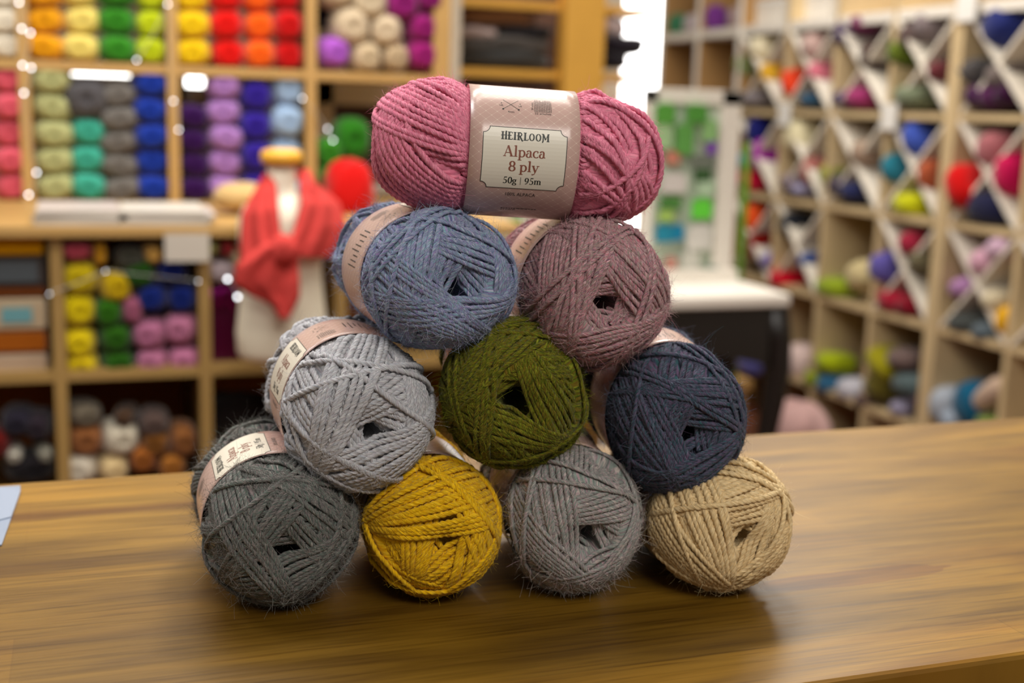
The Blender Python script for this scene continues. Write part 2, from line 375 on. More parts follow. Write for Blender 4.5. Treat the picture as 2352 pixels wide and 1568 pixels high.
def stroke_quads(pts, w, bold=1.0):
    # densify
    P = [pts[0]]
    for a_, b_ in zip(pts, pts[1:]):
        d = math.hypot(b_[0]-a_[0], b_[1]-a_[1]); n = max(1, int(d/.12))
        P += [(a_[0]+(b_[0]-a_[0])*i/n, a_[1]+(b_[1]-a_[1])*i/n) for i in range(1, n+1)]
    L_, R_ = [], []
    k = len(P); closed = math.hypot(P[0][0]-P[-1][0], P[0][1]-P[-1][1]) < 1e-6
    for i, p in enumerate(P):
        a_ = P[i-1] if i > 0 else (P[-2] if closed else P[0]); b_ = P[i+1] if i < k-1 else (P[1] if closed else P[-1])
        dx, dy = b_[0]-a_[0], b_[1]-a_[1]; l = math.hypot(dx, dy) or 1; dx, dy = dx/l, dy/l
        ww = (w if w is not None else TN+(TK-TN)*abs(dy)**1.6)*bold
        L_.append((p[0]-dy*ww/2, p[1]+dx*ww/2)); R_.append((p[0]+dy*ww/2, p[1]-dx*ww/2))
    return [(R_[i], R_[i+1], L_[i+1], L_[i]) for i in range(k-1)]
def serif_text(txt, cx, base, cap, width=None, bold=1.0, fancy=False):
    """quads centred at cx with baseline at base; cap height in metres; squeezed to width"""
    adv = 0; out = []
    for ch in txt:
        a_, st = GL[ch+'#'] if fancy else GL[ch]
        for pts, w in st:
            for q in stroke_quads(pts, w, bold): out.append([(x+adv, y) for x, y in q])
        adv += a_
    sy = cap/.70; sx = (width/adv) if width else sy
    return [[(cx+(x-adv/2)*sx, base+y*sy) for x, y in q] for q in out]
def sans_mesh(txt, cx, base, cap, width=None, rot=False):
    cu = bpy.data.curves.new('t', 'FONT'); cu.body = txt; cu.resolution_u = 2
    o = bpy.data.objects.new('t', cu); me = bpy.data.meshes.new_from_object(o)
    vs = [(v.co.x, v.co.y) for v in me.vertices]; fs = [tuple(p.vertices) for p in me.polygons]
    bpy.data.objects.remove(o); bpy.data.meshes.remove(me); bpy.data.curves.remove(cu)
    x0 = min(v[0] for v in vs); x1 = max(v[0] for v in vs); sy = cap/.70; sx = width/(x1-x0) if width else sy
    vs = [((x-(x0+x1)/2)*sx, y*sy) for x, y in vs]
    vs = [(cx-y, base+x) if rot else (cx+x, base+y) for x, y in vs]
    return vs, fs

M_band = bpy.data.materials.new('label_paper'); M_band.use_nodes = True
def _bandmat():
    nt = M_band.node_tree; b = nt.nodes['Principled BSDF']; N = nt.nodes.new; L = nt.links.new
    uv = N('ShaderNodeUVMap'); sp = N('ShaderNodeSeparateXYZ'); L(uv.outputs[0], sp.inputs[0])
    def math_(op, a_, b2=None):
        n = N('ShaderNodeMath'); n.operation = op
        for i, x in enumerate((a_, b2)):
            if x is None: continue
            if isinstance(x, (int, float)): n.inputs[i].default_value = x
            else: L(x, n.inputs[i])
        return n.outputs[0]
    P_ = 0.0047
    U = math_('DIVIDE', sp.outputs[0], P_); V = math_('DIVIDE', sp.outputs[1], P_*.86)
    A_ = math_('ADD', U, V); B_ = math_('SUBTRACT', U, V)
    la = math_('ABSOLUTE', math_('SUBTRACT', math_('FRACT', A_), .5)); lb = math_('ABSOLUTE', math_('SUBTRACT', math_('FRACT', B_), .5))
    line = math_('MAXIMUM', math_('LESS_THAN', la, .028), math_('LESS_THAN', lb, .028))
    dot = math_('LESS_THAN', math_('ADD', la, lb), .115)
    f = math_('MAXIMUM', math_('MULTIPLY', line, .55), dot)
    mx = N('ShaderNodeMix'); mx.data_type = 'RGBA'; L(f, mx.inputs[0])
    mx.inputs[6].default_value = (*s2l((203, 170, 160)), 1); mx.inputs[7].default_value = (*s2l((226, 205, 190)), 1)
    L(mx.outputs[2], b.inputs['Base Color']); b.inputs['Roughness'].default_value = .25; b.inputs['Specular IOR Level'].default_value = .55
_bandmat()
M_panel = mat('label_panel_paper', s2l((232, 226, 210)), rough=.35)
M_ink = mat('label_ink', s2l((24, 34, 30)), rough=.5)
M_ink2 = mat('label_brown_ink', s2l((140, 84, 68)), rough=.5)

def add_band(root, a, bz, w, alpha0, flip=1, detail=True):
    o_ = -0.0011; Rm = (a+bz)/2+o_
    def pt(u, al, off): return ((a+o_+off)*math.cos(al), u, (bz+o_+off)*math.sin(al))
    def P2(tx, ty, off): return pt(flip*tx*.95, alpha0+flip*ty*.93/Rm, off)
    n = 128; V = []; Fc = []; UV = []
    us = np.linspace(-w/2, w/2, 9)
    def row(off, rev):
        b = len(V)
        for i in range(n+1):
            al = alpha0-PI+2*PI*i/n
            for u in us: V.append(pt(u, al, off)); UV.append((u*flip, (al-alpha0)*Rm*flip))
        k = len(us)
        for i in range(n):
            for j in range(k-1):
                q = (b+i*k+j, b+i*k+j+1, b+(i+1)*k+j+1, b+(i+1)*k+j); Fc.append(q[::-1] if rev else q)
        return b
    b0 = row(0, False); b1 = row(-.0002, True); k = len(us)
    for i in range(n):
        Fc.append((b0+i*k, b0+(i+1)*k, b1+(i+1)*k, b1+i*k)); Fc.append((b0+i*k+k-1, b1+i*k+k-1, b1+(i+1)*k+k-1, b0+(i+1)*k+k-1))
    me = npmesh('paper_band', np.array(V), np.array(Fc), [M_band], uv=np.array(UV))
    band = link('paper_band', me, root)
    band['label'] = 'dusty pink printed paper band with lattice pattern'
    if not detail: return band
    # cream panel with notched corners
    cw, ch, nr = .0182, .0140, .0028
    m = MB(); rows = []
    ys = sorted(set([-ch, ch, -ch+nr, ch-nr]+list(np.linspace(-ch, -ch+nr, 7))+list(np.linspace(ch-nr, ch, 7))+list(np.linspace(-ch+nr, ch-nr, 14))))
    def ext(y):
        d = ch-abs(y)
        return cw if d >= nr else cw-math.sqrt(max(0, nr*nr-d*d))
    for y0, y1 in zip(ys, ys[1:]):
        if y1-y0 < 1e-7: continue
        e0, e1 = ext(y0), ext(y1)
        if y0 <= -ch+1e-9: pass
        xs = np.linspace(-1, 1, 7)
        for x0, x1 in zip(xs, xs[1:]):
            q = [P2(x0*e0, y0, .00008), P2(x1*e0, y0, .00008), P2(x1*e1, y1, .00008), P2(x0*e1, y1, .00008)]
            m.add(q, [(0, 1, 2, 3)])
    o = m.build('label_panel', M_panel, band, smooth=True); o['label'] = 'cream panel with notched corners'
    # lettering and printed lines
    m = MB(); off = .00014
    def put(quads, mi, bold=None):
        for q in quads: m.add([P2(x, y, off) for x, y in q], [tuple(range(len(q)))], mi)
    # outline
    out = []
    for sx, sy, a0 in ((1, 1, 270), (-1, 1, 360), (-1, -1, 90), (1, -1, 180)):
        pass
    path = []
    path += arc(cw, ch, nr, nr, 270, 180, 8)          # top right notch
    path += arc(-cw, ch, nr, nr, 360, 270, 8)
    path += arc(-cw, -ch, nr, nr, 90, 0, 8)
    path += arc(cw, -ch, nr, nr, 180, 90, 8)
    path.append(path[0]); dens = []
    for p, q in zip(path, path[1:]):
        d = math.hypot(q[0]-p[0], q[1]-p[1]); k_ = max(1, int(d/.0012)); dens += [(p[0]+(q[0]-p[0])*i/k_, p[1]+(q[1]-p[1])*i/k_) for i in range(k_)]
    dens.append(path[0])
    lw = .00028
    for p, q in zip(dens, dens[1:]):
        dx, dy = q[0]-p[0], q[1]-p[1]; l = math.hypot(dx, dy) or 1; nx, ny = -dy/l*lw/2, dx/l*lw/2; ex, ey = dx/l*lw*.3, dy/l*lw*.3
        put([[(p[0]-nx-ex, p[1]-ny-ey), (q[0]-nx+ex, q[1]-ny+ey), (q[0]+nx+ex, q[1]+ny+ey), (p[0]+nx-ex, p[1]+ny-ey)]], 0)
    put(serif_text('HEIRLOOM', 0, .0084, .0035, .0210, fancy=True), 0)
    put(serif_text('Alpaca', 0, .0010, .0047, .0184), 1)
    put(serif_text('8 ply', 0, -.0055, .0046, .0132), 1)
    put(serif_text('50g | 95m', 0, -.0114, .0031, .0170), 0)
    def sans(t, cx, b_, cap, wd=None, rot=False):
        vs, fs = sans_mesh(t, cx, b_, cap, wd, rot); m.add([P2(x, y, off) for x, y in vs], fs, 0)
    sans('100% ALPACA', 0, -.0182, .0019, .0131)
    # needle symbol
    def line(x0, y0, x1, y1, w_):
        k_ = 6
        for i in range(k_):
            a_ = (x0+(x1-x0)*i/k_, y0+(y1-y0)*i/k_); b_ = (x0+(x1-x0)*(i+1)/k_, y0+(y1-y0)*(i+1)/k_)
            l = math.hypot(x1-x0, y1-y0); nx, ny = -(y1-y0)/l*w_/2, (x1-x0)/l*w_/2
            put([[(a_[0]-nx, a_[1]-ny), (b_[0]-nx, b_[1]-ny), (b_[0]+nx, b_[1]+ny), (a_[0]+nx, a_[1]+ny)]], 0)
    cx, cyy = -.0064, .0262
    line(cx-.0034, cyy+.0030, cx+.0034, cyy-.0028, .00018); line(cx+.0034, cyy+.0030, cx-.0034, cyy-.0028, .00018)
    for sx in (-1, 1): put([arc(cx+sx*.0034, cyy-.0028, .00042, .00042, 0, 330, 11)], 0)
    sans('8', cx-.0041, cyy+.0004, .0008); sans('UK', cx-.0041, cyy-.0011, .0009); sans('6', cx+.0041, cyy+.0004, .0008); sans('US', cx+.0041, cyy-.0011, .0009)
    sans('4mm', cx, cyy-.0047, .0010)
    gx, gy = .0076, .0262; gw, gh = .0037, .0032
    for i in range(11): line(gx-gw+2*gw*i/10, gy-gh, gx-gw+2*gw*i/10, gy+gh, .00013)
    for i in range(8): line(gx-gw, gy-gh+2*gh*i/7, gx+gw, gy-gh+2*gh*i/7, .00013)
    sans('10 x 10cm', gx, gy+gh+.0004, .0008, .0068); sans('22 stitches', gx, gy-gh-.0014, .0009, .0072); sans('30 rows', gx-gw-.0005, gy, .0009, .0048, rot=True)
    # small print lines near the fold and on the back of the band
    rg = random.Random(4)
    def small(y, x0, x1, h):
        x = x0
        while x < x1:
            l = rg.uniform(.0005, .0016); put([[(x, y), (min(x+l, x1), y), (min(x+l, x1), y+h), (x, y+h)]], 0); x += l+.0004
    small(-.0275, -.0075, .0085, .0005); small(-.0287, -.0075, -.001, .0004)
    for i in range(8): small(.0545-.0026*i, -.0075, .006-(i % 3)*.003, .0006)
    o = m.build('label_lettering', [M_ink, M_ink2], band)
    o['label'] = 'black and brown printed lettering'
    return band

# ---------------------------------------------------------------- counter
M_wood = bpy.data.materials.new('varnished_counter_wood'); M_wood.use_nodes = True
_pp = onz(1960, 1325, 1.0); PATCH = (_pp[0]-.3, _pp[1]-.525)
def _wood():
    nt = M_wood.node_tree; b = nt.nodes['Principled BSDF']; N = nt.nodes.new; L = nt.links.new
    tc = N('ShaderNodeTexCoord')
    def noise(sc, detail=4, rough=.55, dist=0, off=0):
        mp = N('ShaderNodeMapping'); mp.inputs['Scale'].default_value = sc; mp.inputs['Location'].default_value = (off, off*.7, 0); L(tc.outputs['Object'], mp.inputs[0])
        n = N('ShaderNodeTexNoise'); n.inputs['Scale'].default_value = 1; n.inputs['Detail'].default_value = detail; n.inputs['Roughness'].default_value = rough
        n.inputs['Distortion'].default_value = dist; L(mp.outputs[0], n.inputs['Vector']); return n.outputs['Fac']
    def ramp(f, stops):
        r = N('ShaderNodeValToRGB'); L(f, r.inputs[0])
        while len(r.color_ramp.elements) < len(stops): r.color_ramp.elements.new(.5)
        for e, (p, c) in zip(r.color_ramp.elements, stops): e.position = p; e.color = (*c, 1)
        return r.outputs[0]
    def mixc(f, a_, b_, mode='MIX', fac=None):
        m = N('ShaderNodeMix'); m.data_type = 'RGBA'; m.blend_type = mode
        if fac is None: L(f, m.inputs[0])
        else: m.inputs[0].default_value = fac
        for s_, x in ((6, a_), (7, b_)):
            if isinstance(x, tuple): m.inputs[s_].default_value = (*x, 1)
            else: L(x, m.inputs[s_])
        return m.outputs[2]
    broad = noise((2.2, 17, 1), 5, .55, .6); mid = noise((5, 60, 1), 5, .6, .3, 3.3); fine = noise((14, 420, 1), 4, .6, .15, 7.7)
    c = ramp(broad, [(.30, s2l((84, 56, 10))), (.45, s2l((118, 86, 22))), (.57, s2l((144, 108, 36))), (.72, s2l((108, 70, 16)))])
    c2 = ramp(mid, [(.35, (.66, .62, .55)), (.5, (1, 1, 1)), (.68, (1.14, 1.10, 1.0))])
    c = mixc(None, c, c2, 'MULTIPLY', .95)
    c3 = ramp(fine, [(.32, (.55, .50, .42)), (.5, (1, 1, 1)), (.7, (1.1, 1.08, 1.02))])
    c = mixc(None, c, c3, 'MULTIPLY', .85)
    # board joints: staggered boards ~9 cm wide
    br = N('ShaderNodeTexBrick'); mp = N('ShaderNodeMapping'); mp.inputs['Scale'].default_value = (1, 1, 1); mp.inputs['Location'].default_value = (.33, .045, 0)
    L(tc.outputs['Object'], mp.inputs[0]); L(mp.outputs[0], br.inputs['Vector'])
    br.inputs['Scale'].default_value = 1; br.inputs['Brick Width'].default_value = .62; br.inputs['Row Height'].default_value = .085; br.inputs['Mortar Size'].default_value = .0003
    br.inputs['Color1'].default_value = (.80, .80, .80, 1); br.inputs['Color2'].default_value = (1.14, 1.10, 1.05, 1); br.inputs['Mortar'].default_value = (.8, .76, .7, 1); br.offset = .37
    c = mixc(None, c, br.outputs['Color'], 'MULTIPLY', .8)
    # darker heartwood patch
    sx = N('ShaderNodeSeparateXYZ'); L(tc.outputs['Object'], sx.inputs[0])
    def mth(op, a_, b2):
        n = N('ShaderNodeMath'); n.operation = op
        for i_, x_ in enumerate((a_, b2)):
            if isinstance(x_, (int, float)): n.inputs[i_].default_value = x_
            else: L(x_, n.inputs[i_])
        return n.outputs[0]
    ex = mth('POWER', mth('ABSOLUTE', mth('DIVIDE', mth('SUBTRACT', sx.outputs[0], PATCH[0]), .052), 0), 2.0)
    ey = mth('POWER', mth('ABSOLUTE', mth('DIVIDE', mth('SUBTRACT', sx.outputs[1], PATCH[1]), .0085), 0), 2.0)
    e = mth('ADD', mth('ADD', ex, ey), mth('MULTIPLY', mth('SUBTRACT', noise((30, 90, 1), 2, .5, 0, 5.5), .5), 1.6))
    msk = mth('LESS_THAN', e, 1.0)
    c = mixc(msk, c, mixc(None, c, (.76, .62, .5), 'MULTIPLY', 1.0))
    L(c, b.inputs['Base Color'])
    rr = N('ShaderNodeMapRange'); rr.inputs[3].default_value = .30; rr.inputs[4].default_value = .46; L(fine, rr.inputs[0]); L(rr.outputs[0], b.inputs['Roughness'])
    b.inputs['Specular IOR Level'].default_value = .36
    bp = N('ShaderNodeBump'); bp.inputs['Strength'].default_value = .12; bp.inputs['Distance'].default_value = .0005; L(fine, bp.inputs['Height']); L(bp.outputs[0], b.inputs['Normal'])
_wood()
M_cab = mat('counter_front_wood', s2l((92, 58, 26)), rough=.5, noise=.25, nscale=12)

TOPZ = 1.0
ct = thing('shop_counter', 'long narrow varnished wooden counter with the yarn pyramid standing on it', 'counter', loc=(0.3, .525, 0))
m = MB(); m.box((-1.5, -.163, TOPZ-.034), (1.5, .163, TOPZ)); m.build('countertop', M_wood, ct, bevel=.0022)
m = MB(); m.box((-1.45, -.14, .08), (1.45, .14, TOPZ-.034)); m.build('counter_body', M_cab, ct, bevel=.003)
m = MB(); m.box((-1.42, -.11, 0), (1.42, .11, .08)); m.build('plinth', M_cab, ct)

# ---------------------------------------------------------------- the ten balls of the pyramid
def ballM(face, heading, pitch=0.0, roll=0.0, L=.062):
    """front (-Y) end centre at face; heading: degrees the axis turns right of world +Y going away; pitch up going away"""
    Rz = Matrix.Rotation(math.radians(-heading), 4, 'Z') @ Matrix.Rotation(math.radians(pitch), 4, 'X') @ Matrix.Rotation(math.radians(roll), 4, 'Y')
    d = Rz @ Vector((0, 1, 0))
    return Matrix.Translation(Vector(face)+d*L) @ Rz
def colr(*cs): return [s2l(c) for c in cs]
PILE = [
 # key, label, face px, face Y, heading, pitch, a, b, L, colours, fleck, band alpha, flip, seed, opts
 ('dark_grey', 'fuzzy dark grey alpaca yarn ball on the counter, left end of bottom row', (662, 1205), 0.464, 2, 0, 0.0325, 0.0312, .057,
   colr((104, 103, 101), (154, 152, 146), (46, 48, 52), (132, 118, 118), (90, 106, 98)), 0.85, 118, 1, 11, dict(strand=.0018, turns=270, lobe=.08, fw=.000052, fuzz=33750, hole=.010, fuzzlen=1.1)),
 ('mustard', 'mustard yellow alpaca yarn ball on the counter in the bottom row', (1028, 1205), 0.456, 3, 0, 0.0298, 0.0302, .057,
   colr((232, 182, 16), (250, 212, 60), (190, 130, 8)), 0.5, 200, 1, 22, dict(fuzz=9000)),
 ('mid_grey', 'mottled mid grey yarn ball on the counter between mustard and beige balls', (1358, 1200), 0.445, 7, 0, 0.0297, 0.0320, .057,
   colr((168, 164, 160), (212, 198, 190), (108, 112, 112), (180, 148, 158), (134, 150, 142)), 0.85, 200, 1, 33, dict(strand=.00185, turns=260, lobe=.08, fw=.000052, fuzz=24750)),
 ('beige', 'sandy beige yarn ball on the counter, right end of bottom row', (1724, 1200), 0.430, 3, 0, 0.0330, 0.0302, .057,
   colr((232, 204, 154), (250, 228, 184), (200, 164, 108)), 0.5, 200, 1, 44, dict(fuzz=9750)),
 ('pale_grey', 'pale silver grey yarn ball resting on the dark grey and mustard balls', (858, 994), 0.466, 1, 0, 0.0328, 0.0345, .057,
   colr((194, 196, 199), (222, 222, 222), (146, 154, 168), (176, 160, 170)), 0.5, 152, -1, 55, dict(fuzz=10500)),
 ('green', 'moss green yarn ball in the centre of the pyramid between grey and navy balls', (1192, 940), 0.457, 16, 0, 0.0325, 0.0330, .057,
   colr((96, 104, 22), (142, 146, 44), (46, 58, 10), (116, 92, 30)), 0.85, 200, 1, 66, dict(strand=.00185, turns=260, lobe=.08, fw=.000052, fuzz=29250)),
 ('navy', 'dark navy blue yarn ball sitting on the mid grey and beige balls', (1590, 1004), 0.443, 12, 0, 0.0305, 0.0345, .057,
   colr((64, 72, 92), (112, 118, 138), (34, 38, 52), (56, 98, 104), (104, 84, 112)), 0.85, 20, 1, 77, dict(strand=.00185, turns=260, lobe=.08, fw=.000052, fuzz=24750)),
 ('blue', 'heathered periwinkle blue yarn ball supporting the left of the pink ball', (1058, 668), 0.466, -1, 0, 0.0330, 0.0305, .057,
   colr((140, 148, 184), (192, 198, 208), (84, 90, 140), (156, 136, 184), (128, 166, 176)), 0.85, 78, 1, 88, dict(strand=.0019, turns=255, lobe=.08, fw=.000052, fuzz=27000)),
 ('mauve', 'heathered dusty mauve yarn ball supporting the right of the pink ball', (1405, 700), 0.454, 8, 0, 0.0325, 0.0330, .057,
   colr((184, 148, 156), (222, 190, 190), (118, 86, 106), (204, 124, 138), (150, 144, 132)), 0.85, 60, 1, 99, dict(strand=.0019, turns=255, lobe=.08, fw=.000052, fuzz=27000)),
]
balls = {}
for (key, lab, px, Y, hd, pit, a, bz, L_, cols, fl, al, flip, seed, op) in PILE:
    me = wind('wound_yarn', seed, a, bz, L_, [yarn_mat('yarn_'+key, cols, fl), fuzz_mat('fuzz_'+key, cols)], band=.036, **op)
    fc = np.array(ony(*px, Y))
    if 'counter' in lab: fc[2] = TOPZ + bz - .0004
    Mx = ballM(fc, hd, pit, L=L_)
    r = thing('yarn_ball', lab, 'yarn ball', Mx, 'labelled yarn balls stacked in a pyramid')
    link('wound_yarn', me, r)
    add_band(r, a, bz, .036, math.radians(al), flip)
    balls[key] = r
# pink ball lies across the top
cols = colr((234, 138, 164), (248, 170, 188), (206, 104, 136)); a, bz, L_ = .0298, .0288, .0660
me = wind('wound_yarn', 5, a, bz, L_, [yarn_mat('yarn_pink', cols, .55), fuzz_mat('fuzz_pink', cols)], band=.0455, fuzz=10500)
ctr = ony(1187, 351, .506)
hdg = 90+13.0
Rz = Matrix.Rotation(math.radians(-hdg), 4, 'Z') @ Matrix.Rotation(math.radians(-2.2), 4, 'X')
# local +Y points right across the picture, local X towards the viewer side
Mx = Matrix.Translation(Vector(ctr)) @ Rz
r = thing('yarn_ball', 'rose pink yarn ball lying crosswise on top of the pyramid, label facing front', 'yarn ball', Mx, 'labelled yarn balls stacked in a pyramid')
link('wound_yarn', me, r)
# front = local direction pointing at camera
dl = (Rz.inverted() @ (Vector(CAM)-Vector(ctr))).normalized(); al_front = math.atan2(dl.z, dl.x)
add_band(r, a, bz, .0455, al_front-math.radians(5), 1)
balls['pink'] = r
# ================================================================ THE SHOP
M_wall = mat('cream_wall_paint', s2l((226, 216, 198)), rough=.8, noise=.04, nscale=3)
M_lwood = mat('light_shelf_wood', s2l((206, 182, 140)), rough=.5, noise=.14, nscale=9)
M_pine = mat('pine_shelf_wood', s2l((182, 144, 84)), rough=.5, noise=.15, nscale=9)
M_cabw = mat('aged_pine_wood', s2l((164, 132, 76)), rough=.5, noise=.15, nscale=9)
M_amber = mat('amber_shelf_wood', s2l((214, 162, 68)), rough=.45, noise=.16, nscale=7)
M_white = mat('white_paint', s2l((236, 230, 220)), rough=.45)
M_xwhite = mat('whitewashed_divider', s2l((232, 224, 210)), rough=.5, noise=.06, nscale=12)
M_brown = mat('brown_backboard', s2l((168, 128, 78)), rough=.6, noise=.15, nscale=6)
M_orange = mat('orange_brown_board', s2l((196, 112, 28)), rough=.55, noise=.12, nscale=8)
M_black = mat('black_lacquer', s2l((26, 23, 22)), rough=.35)
M_dark = mat('dark_brown_void', s2l((42, 30, 24)), rough=.8)
M_paper = mat('white_paper', s2l((235, 233, 228)), rough=.6)
M_grey_paper = mat('grey_magazine', s2l((196, 188, 176)), rough=.45)
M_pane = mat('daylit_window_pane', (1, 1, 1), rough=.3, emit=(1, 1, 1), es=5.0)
M_glint = mat('glint_glow', (1, 1, 1), emit=(.92, .95, 1), es=5.5)  # shiny highlights painted as an even glow
M_wire = mat('clear_wire', s2l((170, 170, 165)), rough=.3)
M_floor = bpy.data.materials.new('floor_boards'); M_floor.use_nodes = True
def _fl():
    nt = M_floor.node_tree; b = nt.nodes['Principled BSDF']; N = nt.nodes.new; L = nt.links.new
    tc = N('ShaderNodeTexCoord'); br = N('ShaderNodeTexBrick'); L(tc.outputs['Object'], br.inputs['Vector'])
    br.inputs['Scale'].default_value = 1; br.inputs['Brick Width'].default_value = 1.1; br.inputs['Row Height'].default_value = .12; br.inputs['Mortar Size'].default_value = .002
    br.inputs['Color1'].default_value = (*s2l((120, 74, 52)), 1); br.inputs['Color2'].default_value = (*s2l((96, 56, 40)), 1); br.inputs['Mortar'].default_value = (*s2l((50, 30, 22)), 1)
    L(br.outputs['Color'], b.inputs['Base Color']); b.inputs['Roughness'].default_value = .35
_fl()
m = MB(); m.box((-3.2, -2.6, -.06), (3.2, 5.9, 0)); struct(m.build('floor', M_floor))
m = MB(); m.box((2.95, -2.6, 0), (3.07, 5.9, 3.0)); struct(m.build('wall_right', M_wall))
m = MB(); m.box((-3.2, -2.6, 0), (-3.08, 5.9, 3.0)); struct(m.build('wall_left', M_wall))

def wall_with_holes(name, x0, x1, y0, y1, z0, z1, holes):
    """holes: (hx0,hx1,hz0,hz1) not overlapping in x"""
    m = MB(); x = x0
    for hx0, hx1, hz0, hz1 in sorted(holes):
        if hx0 > x: m.box((x, y0, z0), (hx0, y1, z1))
        if hz0 > z0: m.box((hx0, y0, z0), (hx1, y1, hz0))
        if hz1 < z1: m.box((hx0, y0, hz1), (hx1, y1, z1))
        x = hx1
    if x < x1: m.box((x, y0, z0), (x1, y1, z1))
    return struct(m.build(name, M_wall))
def window(name, hole, y, t, bars=0):
    x0, x1, z0, z1 = hole; w = .03
    r = bpy.data.objects.new(name, None); COL.objects.link(r); r.location = ((x0+x1)/2, y, z0); struct(r)
    def loc(v): return v
    m = MB(); cx = (x0+x1)/2
    X0, X1, Z = x0-cx, x1-cx, z1-z0
    m.box((X0, -.01, 0), (X0+w, t, Z)); m.box((X1-w, -.01, 0), (X1, t, Z)); m.box((X0, -.01, 0), (X1, t, w)); m.box((X0, -.01, Z-w), (X1, t, Z))
    for i in range(bars):
        xx = X0+(X1-X0)*(i+1)/(bars+1); m.box((xx-.012, 0, 0), (xx+.012, t, Z))
    m.build('window_frame', M_white, r)
    m = MB(); m.box((X0+w, t*.55, w), (X1-w, t*.6, Z-w)); m.build('pane', M_pane, r)
# partition behind the left shelves
YP = 3.0
def px_x(px, Y, py=180): return ony(px, py, Y)[0]
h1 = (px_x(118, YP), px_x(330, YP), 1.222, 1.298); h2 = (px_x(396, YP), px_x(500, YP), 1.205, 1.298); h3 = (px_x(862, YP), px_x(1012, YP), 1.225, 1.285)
wall_with_holes('wall_back_left', -3.08, .90, YP, YP+.08, 0, 3.0, [h1, h2, h3])
window('window_1', h1, YP, .08, 0); window('window_2', h2, YP, .08, 0); window('glare_pane_3', h3, YP, .08)  # third opening is added, its glow replaces glare off something shiny
YB = 5.62
h4 = (px_x(1408, YB, 300), px_x(1542, YB, 300), .35, 1.95)
wall_with_holes('wall_back', .82, 2.95, YB, YB+.12, 0, 3.0, [h4]); window('window_4', h4, YB, .12, 0)

# ---------------------------------------------------------------- left shelf unit
XS = [-.375, -.098, .180, .458, .738]; YS = 2.60; ZT = 1.272; ZB = 1.0; DEP = .26; TH = .018
un = thing('yarn_shelf', 'open pine shelf unit packed with columns of coloured yarn, standing on the left cabinet', 'shelf', loc=(.18, YS, ZB))
def L0(x, y, z): return (x-.18, y-YS, z-ZB)
for x in XS:
    w = .011 if x < .7 else .019
    m = MB(); m.box(L0(x-w, YS, ZB), L0(x+w, YS+DEP, 1.83)); m.build('upright', M_pine, un)
for i in range(4):
    x0, x1 = XS[i]+.011, XS[i+1]-(.011 if i < 3 else .019)
    for z in (ZT, 1.545):
        m = MB(); m.box(L0(x0, YS+.002, z-TH), L0(x1, YS+DEP, z)); m.build('shelf_board', M_pine, un)
m = MB(); m.box(L0(-.386, YS, 1.815), L0(.757, YS+DEP, 1.83)); m.build('top_board', M_pine, un)

# lower cabinet with its deep counter board
YC = 2.12
cb = thing('yarn_cabinet', 'low pine cabinet with open compartments and a deep top, full of blankets and yarn', 'cabinet', loc=(.2, YC, 0))
def L1(x, y, z): return (x-.2, y-YC, z)
XC = [-.278, -.043, .192, .427, .662]
m = MB(); m.box(L1(-.32, YC-.02, .981), L1(.76, YC+.80, 1.0)); m.build('cabinet_top', M_pine, cb, bevel=.002)
for x in XC:
    m = MB(); m.box(L1(x-.010, YC, .0), L1(x+.010, YC+.42, .981)); m.build('upright', M_cabw, cb)
for i in range(4):
    for z in (.757, .52, .28, .06):
        m = MB(); m.box(L1(XC[i]+.01, YC+.002, z-.018), L1(XC[i+1]-.01, YC+.42, z)); m.build('shelf_board', M_cabw, cb)
m = MB(); m.box(L1(-.29, YC+.42, 0), L1(.67, YC+.432, .981)); m.build('back_panel', M_orange, cb)

# ---------------------------------------------------------------- small yarn balls of the background
def simple_ball(name, q=2.5, L_=1.35, n=28, k=18):
    V = []; 
    for i in range(k+1):
        th = PI*i/k
        for j in range(n):
            ph = 2*PI*j/n; d = (math.sin(th)*math.cos(ph), -math.cos(th), math.sin(th)*math.sin(ph))
            r = (abs(d[0])**2.7+abs(d[2])**2.7)**(1/2.7); rho = 1/((abs(d[1])/L_)**q + r**q)**(1/q)
            rid = 1+.03*math.sin(9*ph+7*th)+.02*math.sin(23*ph-15*th)
            p = [c*rho*rid for c in d]; rr = math.hypot(p[0], p[2]); p[1] -= math.copysign(.38*math.exp(-(rr/.2)**2), p[1]) if abs(d[1]) > .3 else 0
            V.append(p)
    F_ = [(i*n+j, i*n+(j+1) % n, (i+1)*n+(j+1) % n, (i+1)*n+j) for i in range(k) for j in range(n)]
    me = bpy.data.meshes.new(name); me.from_pydata(V, [], F_); me.polygons.foreach_set('use_smooth', [True]*len(me.polygons))
    me.materials.append(None); me.update(); return me
ME_ball = simple_ball('yarn_ball_far'); ME_hank = simple_ball('yarn_hank_far', 2.2, 2.2)
_mats = {}
def yc(c):
    c = tuple(c)
    if c not in _mats:
        m = mat('wool_%d_%d_%d' % c, tuple(x*.84 for x in s2l(c)), rough=.95, spec=.1, noise=.18, nscale=6)
        m.node_tree.nodes['Principled BSDF'].inputs['Sheen Weight'].default_value = .2
        _mats[c] = m
    return _mats[c]
LABELS = set()
def put(name, me, col, loc, scale, rot, label, cat, group):
    assert label not in LABELS, label
    LABELS.add(label); assert 4 <= len(label.replace('-', ' ').split()) <= 17 and len(label.split()) <= 16, label
    o = bpy.data.objects.new(name, me); COL.objects.link(o)
    o.location = loc; o.scale = scale; o.rotation_euler = rot
    o.material_slots[0].link = 'OBJECT'; o.material_slots[0].material = yc(col)
    return tag(o, label, cat, group)
ORD = ['topmost', 'second from top', 'third from top', 'fourth from top', 'lowest']
rg = random.Random(12)
